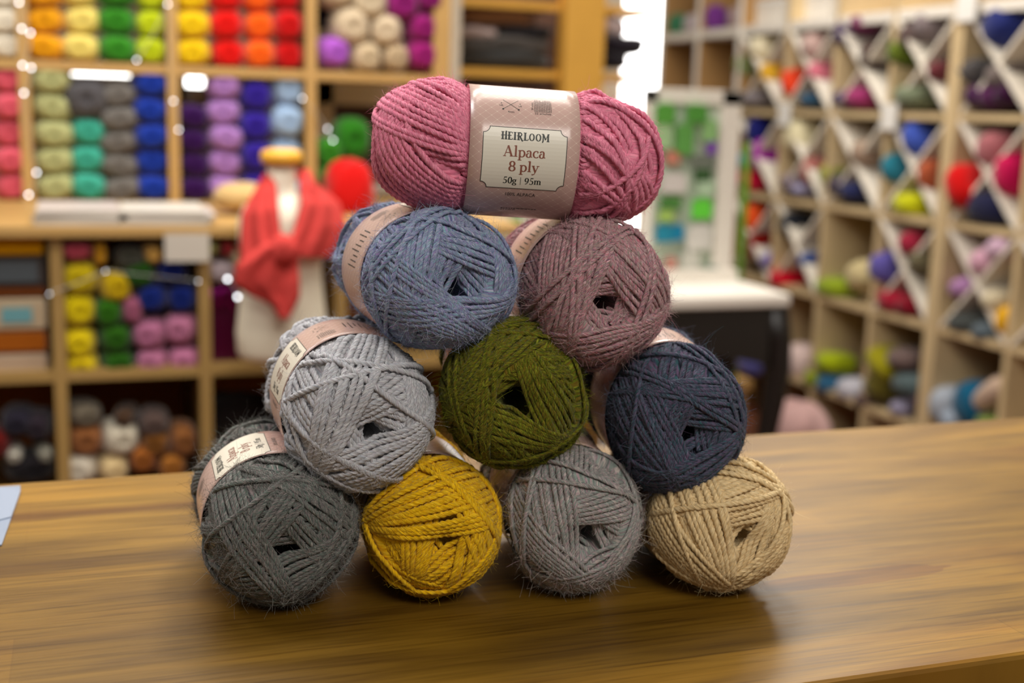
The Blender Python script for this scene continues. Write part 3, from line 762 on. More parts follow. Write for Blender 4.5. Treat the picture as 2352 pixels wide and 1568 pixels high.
def column(x_px, y_top, n, zb, xw, cname, col, place, Y=YS, dz=None, scatter=.003):
    """n balls stacked up from the shelf at height zb; y_top = picture row of the top of the column"""
    x = ony(x_px, 300, Y)[0]
    ztop = ony(x_px, y_top, Y+.02)[2]; h = (ztop-zb)/n/2
    for i in range(n):
        z = zb+h*(2*(n-1-i)+1)
        nm = ORD[i] if (i < n-1 or n > 5) else 'lowest'
        if n == 1: nm = 'single'
        lab = '%s yarn ball, %s in its column, %s' % (cname, nm, place)
        if n == 1: lab = '%s yarn ball lying alone, %s' % (cname, place)
        put('yarn_ball', ME_ball, col, (x+rg.uniform(-scatter, scatter), Y+.052+rg.uniform(-.006, .01), z), (xw*1.20, .038, h*1.06), (0, rg.uniform(-.2, .2), rg.uniform(-.06, .06)), lab, 'yarn ball', 'yarn balls stacked on the pine shelves')
U, Lw = 'upper', 'lower'
# upper compartments (bottom at ZT), tops run out of the picture
for x, nm, c, h, w, pl in [
    (22, 'off-white', (236, 226, 206), -38, .036, 'upper shelf at far left'),
    (112, 'golden yellow', (232, 160, 10), -45, .033, 'upper left shelf'), (195, 'pale butter yellow', (240, 218, 116), -50, .031, 'upper left shelf'),
    (276, 'grass green', (52, 136, 30), -50, .031, 'upper left shelf'), (354, 'lime green', (196, 212, 20), -40, .027, 'upper left shelf'),
    (448, 'bright yellow', (244, 204, 14), -40, .034, 'upper middle shelf'), (530, 'scarlet', (232, 16, 10), -45, .029, 'upper middle shelf'),
    (602, 'bright orange', (250, 100, 14), -40, .027, 'upper middle shelf'), (667, 'deep red', (206, 10, 12), -45, .026, 'upper middle shelf')]:
    column(x, h, 3, ZT, w, nm, c, pl)
# lower compartments
for x, nm, c, h, n, w, pl in [
    (22, 'coral pink', (226, 94, 112), 150, 5, .032, 'lower shelf at far left'),
    (120, 'sage green', (182, 184, 128), 152, 5, .034, 'lower left shelf'),
    (200, 'jade green', (64, 174, 150), 270, 3, .030, 'lower left shelf below charcoal'),
    (274, 'slate grey', (116, 112, 108), 190, 5, .034, 'lower left shelf'),
    (352, 'royal blue', (24, 56, 164), 162, 5, .031, 'lower left shelf'),
    (447, 'dark purple', (52, 8, 80), 240, 4, .030, 'lower middle shelf'),
    (520, 'lilac', (176, 128, 200), 168, 5, .031, 'lower middle shelf'),
    (592, 'indigo', (48, 28, 148), 185, 4, .029, 'lower middle shelf'),
    (665, 'light blue', (160, 188, 222), 168, 4, .029, 'lower middle shelf')]:
    column(x, h, n, ZB, w, nm, c, pl)
column(204, 180, 1, 1.162, .037, 'charcoal grey', (84, 82, 86), 'on the jade green column of the lower left shelf')

def at(x, y, r, Y, col, label, rx=None, rot=0.0, group=None, hank=False, name='yarn_ball', cat='yarn ball', ry=None):
    """ball whose outline centre is at picture point x,y on the plane Y, r = radius in picture units"""
    p = ony(x, y, Y); s = r/F*np.linalg.norm(np.array(p)-CAM)*.97; sx = (rx or r)/r*s
    return put(name, ME_ball, col, p, (sx, s if ry is None else ry, s), (0, math.radians(rot), rg.uniform(-.2, .2)), label, cat, group or 'loose yarn balls on the pine shelves')
# bay of beige, purple and magenta balls
for x, y, r, c, nm in [
    (758, 122, 36, (176, 92, 206), 'orchid purple yarn ball in front left corner of the beige pile'),
    (800, 62, 44, (214, 194, 164), 'large beige yarn ball, left of the pile on upper shelf'),
    (884, 72, 38, (218, 198, 168), 'beige yarn ball right of centre, second row of the pile'),
    (832, 133, 36, (208, 186, 152), 'beige yarn ball at the bottom beside the orchid purple one'),
    (900, 134, 32, (196, 172, 138), 'tan beige yarn ball at the bottom beside the magenta ones'),
    (842, 5, 42, (214, 196, 166), 'beige yarn ball at the top of the beige pile'),
    (768, -20, 40, (206, 186, 156), 'beige yarn ball at upper left, half out of the picture'),
    (960, 128, 36, (154, 24, 112), 'magenta yarn ball, lowest of four beside the shelf end'),
    (958, 66, 34, (148, 22, 110), 'magenta yarn ball, second from below beside the shelf end'),
    (916, 12, 40, (142, 24, 112), 'magenta yarn ball at upper left of the magenta group'),
    (975, -2, 34, (132, 20, 102), 'dark magenta yarn ball at the top against the shelf end')]:
    at(x, y, r, YS+.05, c, nm, ry=.045)
at(733, 40, 26, YS+.12, (30, 26, 34), 'black yarn ball tucked behind at the left of the beige pile', ry=.03)
for x, y, r, rx, c, nm in [
    (803, 318, 50, 44, (40, 116, 20), 'leaf green yarn ball on top of the green pile beside the mannequin'),
    (752, 350, 36, 34, (52, 130, 26), 'leaf green yarn ball at the left of the green pile'),
    (752, 402, 32, 32, (56, 126, 30), 'leaf green yarn ball lowest in the green pile')]:
    at(x, y, r, YS+.06, c, nm, rx=rx, ry=.045)
# red knitted bag-like bulk in front of the green pile
def lumpy(name, col, p, dims, label, cat, group=None, seed=1, n=26, k=16, amp=.1, q=2.3, rot=0):
    rg2 = random.Random(seed); ph = [rg2.uniform(0, 6) for _ in range(6)]; V = []
    for i in range(k+1):
        th = PI*i/k
        for j in range(n):
            f = 2*PI*j/n; d = (math.sin(th)*math.cos(f), math.sin(th)*math.sin(f), math.cos(th))
            r = 1/((abs(d[0])**q+abs(d[1])**q+abs(d[2])**q)**(1/q))*(1+amp*math.sin(3*f+ph[0])*math.sin(2*th+ph[1])+amp*.6*math.sin(5*f+ph[2]+3*th))
            V.append((d[0]*r*dims[0], d[1]*r*dims[1], d[2]*r*dims[2]))
    F_ = [(i*n+j, (i+1)*n+j, (i+1)*n+(j+1) % n, i*n+(j+1) % n) for i in range(k) for j in range(n)]
    me = bpy.data.meshes.new(name); me.from_pydata(V, [], F_); me.polygons.foreach_set('use_smooth', [True]*len(me.polygons))
    me.materials.append(yc(col)); me.update(); o = link(name, me); o.location = p; o.rotation_euler = (0, rot, 0)
    assert label not in LABELS; LABELS.add(label)
    return tag(o, label, cat, group)
lumpy('knitted_hat', (206, 16, 14), ony(803, 436, 2.36), (.048, .045, .058), 'bright red knitted hat beside the mannequin, left of the pink ball', 'hat', seed=3, amp=.07)
lumpy('wool_roll', (214, 180, 122), ony(556, 452, 2.32), (.052, .05, .026), 'small rolled beige knit lying on the cabinet top left of the mannequin', 'knitted roll', seed=5, amp=.05)

# framed board behind the right bay
fx0, fx1 = px_x(716, 2.93, 250), px_x(1050, 2.93, 250)
pf = thing('framed_board', 'cream framed dark board on the wall below the beige and magenta yarn', 'framed board', loc=((fx0+fx1)/2, 2.93, 1.0))
w = (fx1-fx0)/2; m = MB()
m.box((-w, 0, 0), (-w+.052, .03, .262)); m.box((w-.03, 0, 0), (w, .03, .262)); m.box((-w, 0, .205), (w, .03, .262)); m.box((-w, 0, 0), (w, .03, .02)); m.build('frame', M_white, pf)
m = MB(); m.box((-w+.05, .012, .02), (w-.03, .028, .206)); m.build('board', mat('dark_plum_board', s2l((74, 46, 44)), rough=.5), pf)

# ---------------------------------------------------------------- bright glints on the uprights, built as glowing dots on an added wire
def glint_string(label, pts, Y, rad=.0032):
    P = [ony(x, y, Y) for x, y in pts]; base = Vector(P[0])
    t = thing('glint_dots', label, 'painted glints', loc=tuple(base)); LABELS.add(label)
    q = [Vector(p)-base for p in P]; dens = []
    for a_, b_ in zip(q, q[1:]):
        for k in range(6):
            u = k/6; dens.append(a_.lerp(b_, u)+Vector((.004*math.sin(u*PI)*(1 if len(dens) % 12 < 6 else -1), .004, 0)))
    dens.append(q[-1]); m = MB(); m.tube(dens, .0009, 5); m.build('added_wire', M_wire, t)
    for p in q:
        m = MB(); m.lathe([(.0004, -rad), (rad*.8, -rad*.6), (rad, 0), (rad*.8, rad*.6), (.0004, rad)], 10, c=tuple(p+Vector((0, -.004, 0)))); m.build('glint_dot', M_glint, t, smooth=True)
glint_string('tiny white glints, built as glowing dots, down the leftmost shelf upright', [(44, 6), (50, 66), (70, 76), (52, 150), (72, 156), (55, 214), (84, 396), (66, 447)], YS-.02, .0028)
glint_string('tiny white glints, built as glowing dots, on the upright between sage and purple columns', [(314, 138), (385, 10), (398, 232), (410, 298)], YS-.02, .0022)
glint_string('tiny white glints, built as glowing dots, on the upright beside the light blue column', [(694, 226), (752, 296), (764, 322)], YS-.02, .0022)
glint_string('tiny white glints, built as glowing dots, on the low cabinet uprights', [(114, 674), (242, 622), (455, 645)], YC-.02, .0011)
glint_string('bright white glint, a glowing dot beside the shawl above the purple foil bag', [(522, 640), (545, 681)], YC-.035, .0030)

# ---------------------------------------------------------------- things on and in the cabinet
def mag_pile(label, x0, x1, yp, n, z0, seed, dy=0.0):
    A_ = onz(x0, yp, 1.0); B_ = onz(x1, yp, 1.0); cx = (A_[0]+B_[0])/2; w = abs(B_[0]-A_[0])/2; r_ = random.Random(seed)
    z = 1.0
    for i in range(n):
        h = r_.uniform(.004, .007); a_ = r_.uniform(-.05, .05); o_ = r_.uniform(-.008, .008)
        m = MB(); ww = w*r_.uniform(.93, 1.0); dd = .095
        m.box((-ww, -dd, 0), (ww, dd, h)); m.box((-ww+.002, -dd+.002, h), (ww-.002, dd-.002, h+.0006), 1)
        nm = ['lowest', 'second from bottom', 'third from bottom', 'topmost'][i if i < n-1 else 3]
        o = m.build('magazine', [M_grey_paper, mat('cover_%s_%d' % (seed, i), s2l(r_.choice([(214, 208, 198), (190, 196, 194), (226, 220, 206), (200, 188, 184)])), rough=.4)])
        o.location = (cx+o_, A_[1]+dd+dy, z); o.rotation_euler = (0, 0, a_)
        z += h+.0007
        lab = 'pale magazine, %s of the %s pile on the cabinet top' % (nm, label)
        tag(o, lab, 'magazine', 'magazines piled on the cabinet top')
mag_pile('left-hand', 72, 285, 520, 4, 1.0, 7, .015)
mag_pile('right-hand', 288, 495, 522, 4, 1.0, 9, .03)
m = MB(); p = ony(430, 570, YC-.028); m.box((-.036, -.002, -.022), (.036, .001, .024)); o = m.build('paper_sign', M_grey_paper); o.location = p
tag(o, 'blank grey paper sign hanging from the cabinet edge above the blue balls', 'sign')

def pack(px0, px1, py0, py1, col, band, label, bandrange=(.25, .75), bx=(.15, .75)):
    a_ = ony(px0, py1, YC+.02); b_ = ony(px1, py0, YC+.02)
    t = thing('blanket_pack', label, 'blanket', loc=((a_[0]+b_[0])/2, YC+.02, a_[2]), group='folded blanket packs in the left cabinet')
    w = (b_[0]-a_[0])/2; h = b_[2]-a_[2]
    # rounded folded block
    prof = [(-1, .12), (-.96, .0), (.96, 0), (1, .12), (1, .88), (.96, 1), (-.96, 1), (-1, .88)]
    m = MB(); m.prism([(x*w, z*h) for x, z in prof], 0, .26); m.build('folded_blanket', yc(col), t, bevel=.004)
    if band:
        m = MB(); m.box((-w+2*w*bx[0], -.003, h*bandrange[0]), (-w+2*w*bx[1], 0, h*bandrange[1])); o = m.build('label_card', mat('card_%d' % band[0], s2l(band), rough=.5), t)
pack(-60, 108, 812, 868, (196, 170, 144), None, 'cream folded blanket, lowest in the left cabinet compartment')
pack(-60, 106, 762, 811, (172, 92, 14), None, 'orange brown folded blanket above the lowest cream one')
pack(-60, 106, 684, 761, (206, 184, 152), (108, 164, 172), 'cream folded blanket with turquoise label in the left compartment', (.25, .72), (.38, .80))
pack(-60, 104, 660, 683, (112, 56, 10), None, 'thin brown folded blanket between the charcoal and cream ones')
pack(-60, 102, 588, 659, (74, 64, 60), (74, 82, 88), 'charcoal folded blanket with slate label near the compartment top', (.15, .85), (.2, .9))
pack(-60, 98, 548, 586, (240, 172, 6), None, 'thin golden yellow folded blanket, topmost in the left compartment')

cab = 'yarn balls heaped in the cabinet compartments'
Yb = YC+.05
for x, y, r, rx, c, nm in [
    (175, 572, 20, 34, (214, 88, 110), 'rose pink yarn ball under the cabinet top, above the yellow column'),
    (226, 578, 28, 15, (226, 166, 20), 'golden yarn ball under the cabinet top beside the rose pink one'),
    (185, 636, 38, 40, (214, 190, 16), 'yellow yarn ball, topmost of the cabinet column'),
    (262, 655, 36, 35, (220, 186, 14), 'yellow yarn ball right of the yellow cabinet column'),
    (298, 588, 28, 34, (76, 76, 66), 'dark grey yarn ball above the bottle green one'),
    (312, 624, 35, 37, (34, 84, 10), 'bottle green yarn ball high in the cabinet pile'),
    (347, 580, 22, 22, (236, 186, 96), 'small apricot yarn ball near the grey paper sign'),
    (174, 708, 38, 40, (230, 206, 8), 'yellow yarn ball, second in the cabinet column'),
    (178, 782, 36, 39, (228, 202, 10), 'yellow yarn ball, third in the cabinet column'),
    (187, 832, 28, 38, (222, 194, 14), 'yellow yarn ball at the bottom of the cabinet column'),
    (250, 712, 34, 32, (50, 112, 12), 'green yarn ball below the right yellow one'),
    (264, 770, 34, 36, (44, 100, 12), 'green yarn ball in the middle of the cabinet compartment'),
    (268, 828, 32, 36, (40, 94, 12), 'green yarn ball at the bottom, left of the pink ones'),
    (298, 706, 34, 24, (176, 98, 128), 'dusty pink yarn ball wedged between green and blue'),
    (398, 620, 30, 34, (14, 34, 116), 'navy yarn ball, topmost of the blue group in the cabinet'),
    (352, 680, 32, 34, (18, 42, 130), 'navy yarn ball at left of the cabinet blue group'),
    (420, 680, 34, 34, (16, 38, 122), 'navy yarn ball at right of the cabinet blue group'),
    (345, 762, 36, 38, (190, 116, 152), 'orchid pink yarn ball, upper left of the pink four'),
    (416, 750, 37, 38, (194, 120, 154), 'orchid pink yarn ball, upper right of the pink four'),
    (352, 824, 32, 36, (196, 122, 158), 'orchid pink yarn ball, lower left of the pink four'),
    (423, 822, 34, 36, (202, 124, 162), 'orchid pink yarn ball, lower right of the pink four'),
    (484, 566, 15, 18, (204, 208, 120), 'small pale lime yarn ball at the top beside the mannequin'),
    (516, 566, 17, 15, (214, 60, 74), 'small raspberry red yarn ball at the top beside the mannequin'),
    (538, 586, 22, 16, (222, 212, 176), 'small cream yarn ball touching the shawl'),
    (500, 620, 26, 32, (206, 190, 198), 'pale lilac yarn ball above the purple foil bag'),
    (190, 946, 28, 37, (112, 102, 86), 'grey brown yarn ball behind the tan one, bottom compartment'),
    (193, 1002, 40, 40, (146, 92, 50), 'tan brown yarn ball at the left of the bottom compartment'),
    (272, 1000, 40, 40, (216, 206, 184), 'off-white yarn ball in the middle of the bottom compartment'),
    (290, 950, 20, 24, (82, 58, 40), 'dark brown yarn ball peeping above the off-white one'),
    (186, 1066, 36, 36, (226, 216, 196), 'white yarn ball low at the counter edge'),
    (256, 1068, 32, 32, (234, 206, 152), 'cream yellow yarn ball low at the counter edge'),
    (352, 965, 32, 34, (92, 74, 68), 'smoky brown yarn ball at the top right of the bottom pile'),
    (360, 1008, 34, 32, (130, 82, 30), 'chestnut yarn ball below the smoky brown one'),
    (416, 1004, 40, 32, (140, 88, 44), 'chestnut yarn ball against the right cabinet upright'),
    (328, 1044, 34, 32, (158, 92, 34), 'rust brown yarn ball beside the cream yellow one'),
    (392, 1060, 32, 33, (168, 106, 40), 'rust orange yarn ball low at the counter edge'),
    (44, 962, 32, 36, (38, 34, 48), 'midnight blue yarn ball in the bottom left compartment'),
    (92, 972, 32, 28, (46, 36, 46), 'aubergine black yarn ball in the bottom left compartment'),
    (6, 1010, 34, 24, (104, 14, 10), 'dark red yarn ball at the left picture edge'),
    (33, 1036, 18, 18, (186, 180, 166), 'small off-white yarn ball low in the bottom left compartment'),
    (98, 1034, 18, 17, (160, 156, 140), 'small stone grey yarn ball beside the cabinet upright'),
    (66, 1066, 34, 50, (24, 20, 24), 'black yarn ball at the bottom of the left compartment')]:
    at(x, y, r, Yb, c, nm, rx=rx, group=cab, ry=.035)
# purple foil bag
foil = mat('purple_foil', s2l((150, 16, 124)), rough=.16, metal=.85)
m = MB(); prof = [(-.034, 0), (.034, 0), (.036, .07), (.03, .13), (.034, .145), (-.034, .145), (-.03, .13), (-.036, .07)]
bg = thing('foil_bag', 'shiny dark purple foil gift bag standing beside the mannequin', 'bag', loc=tuple(ony(516, 834, YC+.06)))
m.prism(prof, -.02, .05); m.build('bag_body', mat('dark_magenta_foil', s2l((92, 4, 60)), rough=.3, metal=.3), bg, bevel=.004)
V = []
for i in range(13):
    for j in (0, 1): V.append((-.034+.068*i/12, -.024+.012*math.sin(i*2.1), .10+j*.05+.006*math.sin(i*1.3)))
m = MB(); m.add(V, [(2*i, 2*i+2, 2*i+3, 2*i+1) for i in range(12)]); o = m.build('foil_ruffle', foil, bg, smooth=True)
o.modifiers.new('s', 'SOLIDIFY').thickness = .002
lumpy('knitted_bundle', (26, 20, 20), ony(545, 950, YC+.12), (.07, .06, .04), 'black knitted bundle in the dark bottom compartment behind the pyramid', 'knitted bundle', seed=8)

# ---------------------------------------------------------------- mannequin torso with red shawl
YM = 1.97
mp = ony(655, 836, YM)
mq = thing('mannequin', 'white torso mannequin with a yellow capped neck, wearing the red shawl', 'mannequin', loc=(mp[0], YM+.03, mp[2]-.0))
sc_ = np.linalg.norm(np.array(mp)-CAM)/F
hm = (836-405)*sc_*1.04
prof = [(.02, 0), (.085, .003), (.098, .02), (.100, .06), (.092, .12), (.086, .18), (.092, .23), (.094, .27), (.080, .30), (.050, .315), (.032, .325), (.031, .345), (.030, .38)]
kz = hm/.38; kx = (768-556)/2*sc_/.100*.98
V = [(r*kx, z*kz) for r, z in prof]
m = MB(); m.lathe(V, 32, sy=.55); m.build('torso', mat('white_fibreglass', s2l((238, 230, 208)), rough=.4), mq, smooth=True)
zn = .38*kz
m = MB(); m.lathe([(.001, zn-.002), (.031, zn-.002), (.034, zn+.008), (.032, zn+.018), (.02, zn+.022), (.001, zn+.022)], 24, sy=.8); m.build('neck_cap', mat('mustard_cap', s2l((236, 176, 52)), rough=.45), mq, smooth=True)
# stand plate below it, out of the cabinet
m = MB(); m.box((-.02, -.02, -mp[2]), (.02, .02, 0)); m.box((-.12, -.1, -mp[2]), (.12, .1, -mp[2]+.02)); m.build('stand', M_black, mq)
# shawl: strips of cloth laid over the body, knotted at the chest
M_shawl = mat('red_lace_knit', s2l((198, 68, 64)), rough=.95, spec=.1, noise=.22, nscale=90)
sh = thing('shawl', 'coral red knitted shawl knotted at the chest of the mannequin', 'shawl', loc=tuple(mq.location))
def cloth(name, rows, thick=.004, wav=.0):
    """rows: list of ((px,py) left, (px,py) right, depth left, depth right)"""
    n = 14; V = []; ox, oy, oz = mq.location
    R_ = []
    for k in range(len(rows)-1):
        for s_ in range(5):
            u = s_/5; r0, r1 = rows[k], rows[k+1]
            R_.append([tuple(np.array(r0[i])*(1-u)+np.array(r1[i])*u) for i in (0, 1)]+[r0[2]*(1-u)+r1[2]*u, r0[3]*(1-u)+r1[3]*u])
    R_.append([rows[-1][0], rows[-1][1], rows[-1][2], rows[-1][3]])
    for i, (a_, b_, da, db) in enumerate(R_):
        for j in range(n):
            u = j/(n-1); px = a_[0]+(b_[0]-a_[0])*u; py = a_[1]+(b_[1]-a_[1])*u; d = da+(db-da)*u-.012*math.sin(u*PI)
            d += .005*math.sin(u*PI*5+i*.2+wav)
            p = ony(px, py, YM+d); V.append((p[0]-ox, p[1]-oy, p[2]-oz))
    F_ = [(i*n+j, i*n+j+1, (i+1)*n+j+1, (i+1)*n+j) for i in range(len(R_)-1) for j in range(n-1)]
    me = bpy.data.meshes.new(name); me.from_pydata(V, [], F_); me.polygons.foreach_set('use_smooth', [True]*len(F_)); me.materials.append(M_shawl)
    o = link(name, me, sh); o.modifiers.new('solid', 'SOLIDIFY').thickness = thick
    return o
cloth('shoulder_drape', [((628, 396), (612, 398), .04, .04), ((636, 430), (582, 440), .0, .02), ((640, 480), (554, 490), -.03, .01), ((645, 530), (550, 560), -.04, .0), ((655, 570), (548, 612), -.05, -.01), ((640, 590), (556, 640), -.05, -.02)])
cloth('shoulder_drape', [((696, 392), (708, 392), .04, .04), ((690, 430), (726, 420), .0, .02), ((694, 470), (778, 470), -.03, .02), ((678, 525), (792, 520), -.04, .01), ((664, 560), (788, 560), -.05, .01), ((668, 590), (772, 592), -.05, .01)])
cloth('hanging_end', [((612, 560), (690, 560), -.055, -.055), ((545, 610), (682, 610), -.05, -.045), ((540, 650), (684, 650), -.045, -.05), ((572, 672), (684, 680), -.04, -.05), ((620, 700), (676, 700), -.045, -.05), ((644, 732), (662, 732), -.05, -.05)], wav=1.2)
cloth('neck_fold', [((612, 400), (706, 394), .062, .062), ((606, 420), (712, 414), .055, .055)])
oo = lumpy('knot', (218, 66, 60), (0, 0, 0), (.022, .014, .022), 'x', 'x', seed=9); oo.parent = sh; oo.name = 'knot'
pk = ony(650, 572, YM-.062); oo.location = (pk[0]-mq.location[0], pk[1]-mq.location[1], pk[2]-mq.location[2])
for k_ in ('label', 'category'): del oo[k_]
oo.data.materials[0] = M_shawl

# ---------------------------------------------------------------- amber shelves in the middle
YA = 3.35
am = thing('garment_shelf', 'amber wooden shelf rack holding dark folded knitwear behind the pink ball', 'shelf', loc=(1.25, YA, 0))
def LA(x, y, z): return (x-1.25, y-YA, z)
xa = [px_x(1006, YA), px_x(1282, YA), px_x(1370, YA), px_x(1492, YA)]
m = MB(); m.box(LA(xa[1], YA-.05, 0), LA(xa[2], YA+.02, 2.0)); m.build('wide_post', M_amber, am, bevel=.003)
m = MB(); m.box(LA(.905, YA, 0), LA(.935, YA+.3, 2.0)); m.build('side_panel', M_pine, am)
zsh = [ony(1150, 162, YA)[2], ony(1150, 2, YA)[2], .85, .35]
for z in zsh:
    m = MB(); m.box(LA(.935, YA, z-.018), LA(xa[1], YA+.3, z+.004)); m.build('shelf_board', M_amber, am)
    m = MB(); m.box(LA(xa[2], YA, z-.018), LA(xa[3], YA+.3, z+.004)); m.build('shelf_board', M_amber, am)
m = MB(); m.box(LA(.935, YA+.3, 0), LA(xa[2], YA+.31, 2.0)); m.build('back_panel', mat('dark_back', s2l((86, 56, 40)), rough=.7), am)
def folded(x0, x1, y0, y1, col, lab, seed, Y=YA):
    a_ = ony(x0, y1, Y+.02); b_ = ony(x1, y0, Y+.02); w = (b_[0]-a_[0])/2; h = (b_[2]-a_[2])/2
    lumpy('folded_knitwear', col, ((a_[0]+b_[0])/2, Y+.13, (a_[2]+b_[2])/2), (w*1.02, .12, h*1.05), lab, 'knitwear', 'folded knitwear on the amber shelves', seed=seed, amp=.05, q=4.0)
folded(1078, 1275, 112, 152, (66, 66, 66), 'charcoal folded jumper, lowest on the amber shelf', 1)
folded(1066, 1272, 84, 114, (88, 84, 82), 'mid grey folded jumper above the charcoal one', 2)
folded(1150, 1278, 60, 90, (30, 28, 32), 'black folded scarf lying on the right of the grey jumper', 3)
folded(1062, 1150, 62, 86, (176, 156, 152), 'pale taupe folded scarf left of the black one', 4)
folded(1060, 1240, 22, 56, (104, 66, 36), 'brown folded jumper near the upper amber shelf', 5)
folded(1372, 1492, 84, 122, (28, 22, 32), 'black folded shawl overhanging right of the wide amber post', 6, YA-.03)
folded(1372, 1452, 120, 155, (24, 20, 28), 'black folded shawl beneath the overhanging one', 7, YA-.03)
folded(1376, 1446, 40, 84, (208, 190, 192), 'pale pinkish grey folded cloth above the black shawls', 8, YA)
folded(1055, 1262, 186, 215, (70, 46, 36), 'dark brown folded blanket under the lower amber shelf', 9)

# ---------------------------------------------------------------- white side table with display rack
TX0, TX1, TY0, TY1 = .98, 1.765, 2.79, 3.15
tb = thing('side_table', 'small side table with white top and black curved apron, right of the pyramid', 'table', loc=((TX0+TX1)/2, (TY0+TY1)/2, 0))
cx, cyy = (TX0+TX1)/2, (TY0+TY1)/2; hx, hy = (TX1-TX0)/2, (TY1-TY0)/2
m = MB(); m.box((-hx, -hy, .715), (hx, hy, .748)); m.build('table_top', M_white, tb, bevel=.006)
def apron(x0, x1, y0, y1):
    m = MB(); n = 14; poly = []
    horiz = abs(x1-x0) > abs(y1-y0); a0, a1 = (x0, x1) if horiz else (y0, y1)
    top = [(a0, .715), (a1, .715)]
    bot = [(a1+(a0-a1)*i/n, .555+.06*math.sin(PI*i/n)**.6-.02) for i in range(n+1)]
    m.prism(top+bot, (y0 if horiz else x0), (y1 if horiz else x1), axis='y' if horiz else 'x'); return m
ap = apron(-hx+.02, hx-.02, -hy+.02, -hy+.045); ap.build('apron', M_black, tb)
ap = apron(hx-.045, hx-.02, -hy+.02, hy-.02); ap.build('apron', M_black, tb)
ap = apron(-hx+.02, -hx+.045, -hy+.02, hy-.02); ap.build('apron', M_black, tb)
for sx in (-1, 1):
    for sy in (-1, 1):
        m = MB(); m.tube([(sx*(hx-.022-.02*math.sin(k/8*PI)*0+.018*math.sin(k/8*2*PI)), sy*(hy-.04), .715*(1-k/8)) for k in range(9)], [.036, .038, .037, .033, .029, .025, .022, .022, .026], 8)
        m.build('leg', M_black, tb, smooth=True)
YR = 3.1; rx0, rx1 = px_x(1478, YR, 400), px_x(1694, YR, 400)
rk = thing('display_rack', 'white framed display rack with hanging green packets, standing on the side table', 'display rack', loc=((rx0+rx1)/2, YR, .748))
rw = (rx1-rx0)/2; rh = ony(1600, 206, YR)[2]-.748
m = MB(); m.box((-rw, 0, 0), (-rw+.035, .03, rh)); m.box((rw-.062, 0, 0), (rw, .03, rh)); m.box((-rw, 0, rh-.04), (rw, .03, rh)); m.box((-rw, -.04, 0), (rw, .06, .03)); m.build('frame', M_white, rk, bevel=.002)
m = MB(); m.box((-rw+.035, .018, .03), (rw-.062, .026, rh-.04)); m.build('pegboard', mat('pale_green_board', s2l((196, 210, 188)), rough=.6), rk)
k_ = 0
pk_list = [(1528, 262, 24, 22, (96, 170, 70), 'green'), (1600, 262, 26, 20, (88, 160, 66), 'green'), (1522, 315, 22, 26, (176, 214, 160), 'pale green'), (1572, 320, 22, 34, (104, 172, 84), 'green'), (1630, 300, 18, 24, (150, 200, 130), 'light green'),
  (1634, 340, 10, 14, (132, 70, 190), 'violet'), (1545, 362, 16, 14, (216, 140, 120), 'salmon'), (1616, 372, 26, 16, (120, 128, 116), 'grey'), (1614, 402, 20, 14, (62, 100, 56), 'dark green'), (1548, 420, 30, 22, (224, 218, 214), 'white'),
  (1540, 466, 26, 14, (80, 136, 64), 'green'), (1530, 496, 18, 12, (170, 206, 104), 'lime'), (1622, 430, 20, 20, (188, 218, 184), 'mint'), (1612, 480, 24, 22, (108, 226, 70), 'bright green'), (1526, 536, 22, 20, (40, 140, 170), 'blue'), (1556, 534, 14, 18, (20, 132, 176), 'deep blue'),
  (1605, 545, 30, 28, (222, 220, 214), 'white'), (1540, 610, 14, 20, (208, 150, 136), 'salmon'), (1632, 622, 16, 10, (150, 170, 158), 'grey green'), (1585, 600, 22, 22, (214, 214, 204), 'cream')]
pos = ['top left', 'top middle', 'upper left', 'upper middle', 'upper right', 'upper right edge', 'middle left', 'middle right', 'centre right', 'left of centre', 'lower left', 'below the dark green one at left', 'right of centre', 'lower right', 'low at left', 'low, second from left', 'low at right', 'bottom left', 'bottom right', 'bottom middle']
for (x, y, hw, hh, c, cn), ps in zip(pk_list, pos):
    p = ony(x, y, YR-.012); s_ = np.linalg.norm(np.array(p)-CAM)/F
    m = MB(); a_, b_ = hw*s_, hh*s_
    m.prism([(-a_, -b_), (a_, -b_), (a_, b_*.9), (a_*.2, b_), (a_*.2, b_*1.15), (-a_*.2, b_*1.15), (-a_*.2, b_), (-a_, b_*.9)], -.006, .006)
    o = m.build('notion_packet', yc(c), bevel=.001); o.location = p
    lab = '%s packet hanging on the white rack, %s' % (cn, ps); assert lab not in LABELS; LABELS.add(lab)
    tag(o, lab, 'packet', 'packets hanging on the white display rack')
pl0 = ony(1085, 640, 3.02); pl1 = ony(1218, 470, 3.02)
ls = thing('leaflet_stand', 'cream leaflet stand with green leaflets seen in the gap below the pink ball', 'leaflet stand', loc=((pl0[0]+pl1[0])/2, 3.02, .748))
lw_ = (pl1[0]-pl0[0])/2; m = MB(); m.box((-lw_, 0, 0), (lw_, .012, pl1[2]-.748)); m.box((-lw_, -.03, 0), (lw_, .04, .012)); m.build('board', M_white, ls)
for k_, (xx, c_) in enumerate([(-.55, (150, 150, 110)), (0, (210, 206, 180)), (.5, (90, 170, 80))]):
    m = MB(); m.box((lw_*xx-.016, -.008, .02), (lw_*xx+.016, -.002, pl1[2]-.78)); m.build('leaflet', yc(c_), ls)
# green leafy print hanging right of the rack
m = MB(); p0 = ony(1694, 620, 3.5); p0[2] = 0; p1 = ony(1726, 330, 3.5); m.box((0, 0, 0), (p1[0]-p0[0], .012, p1[2]-p0[2]))
o = m.build('green_banner', mat('leaf_print', s2l((112, 168, 52)), rough=.6, noise=.4, nscale=25)); o.location = p0
tag(o, 'narrow green leafy banner hanging between the white rack and crisscross shelves', 'banner')
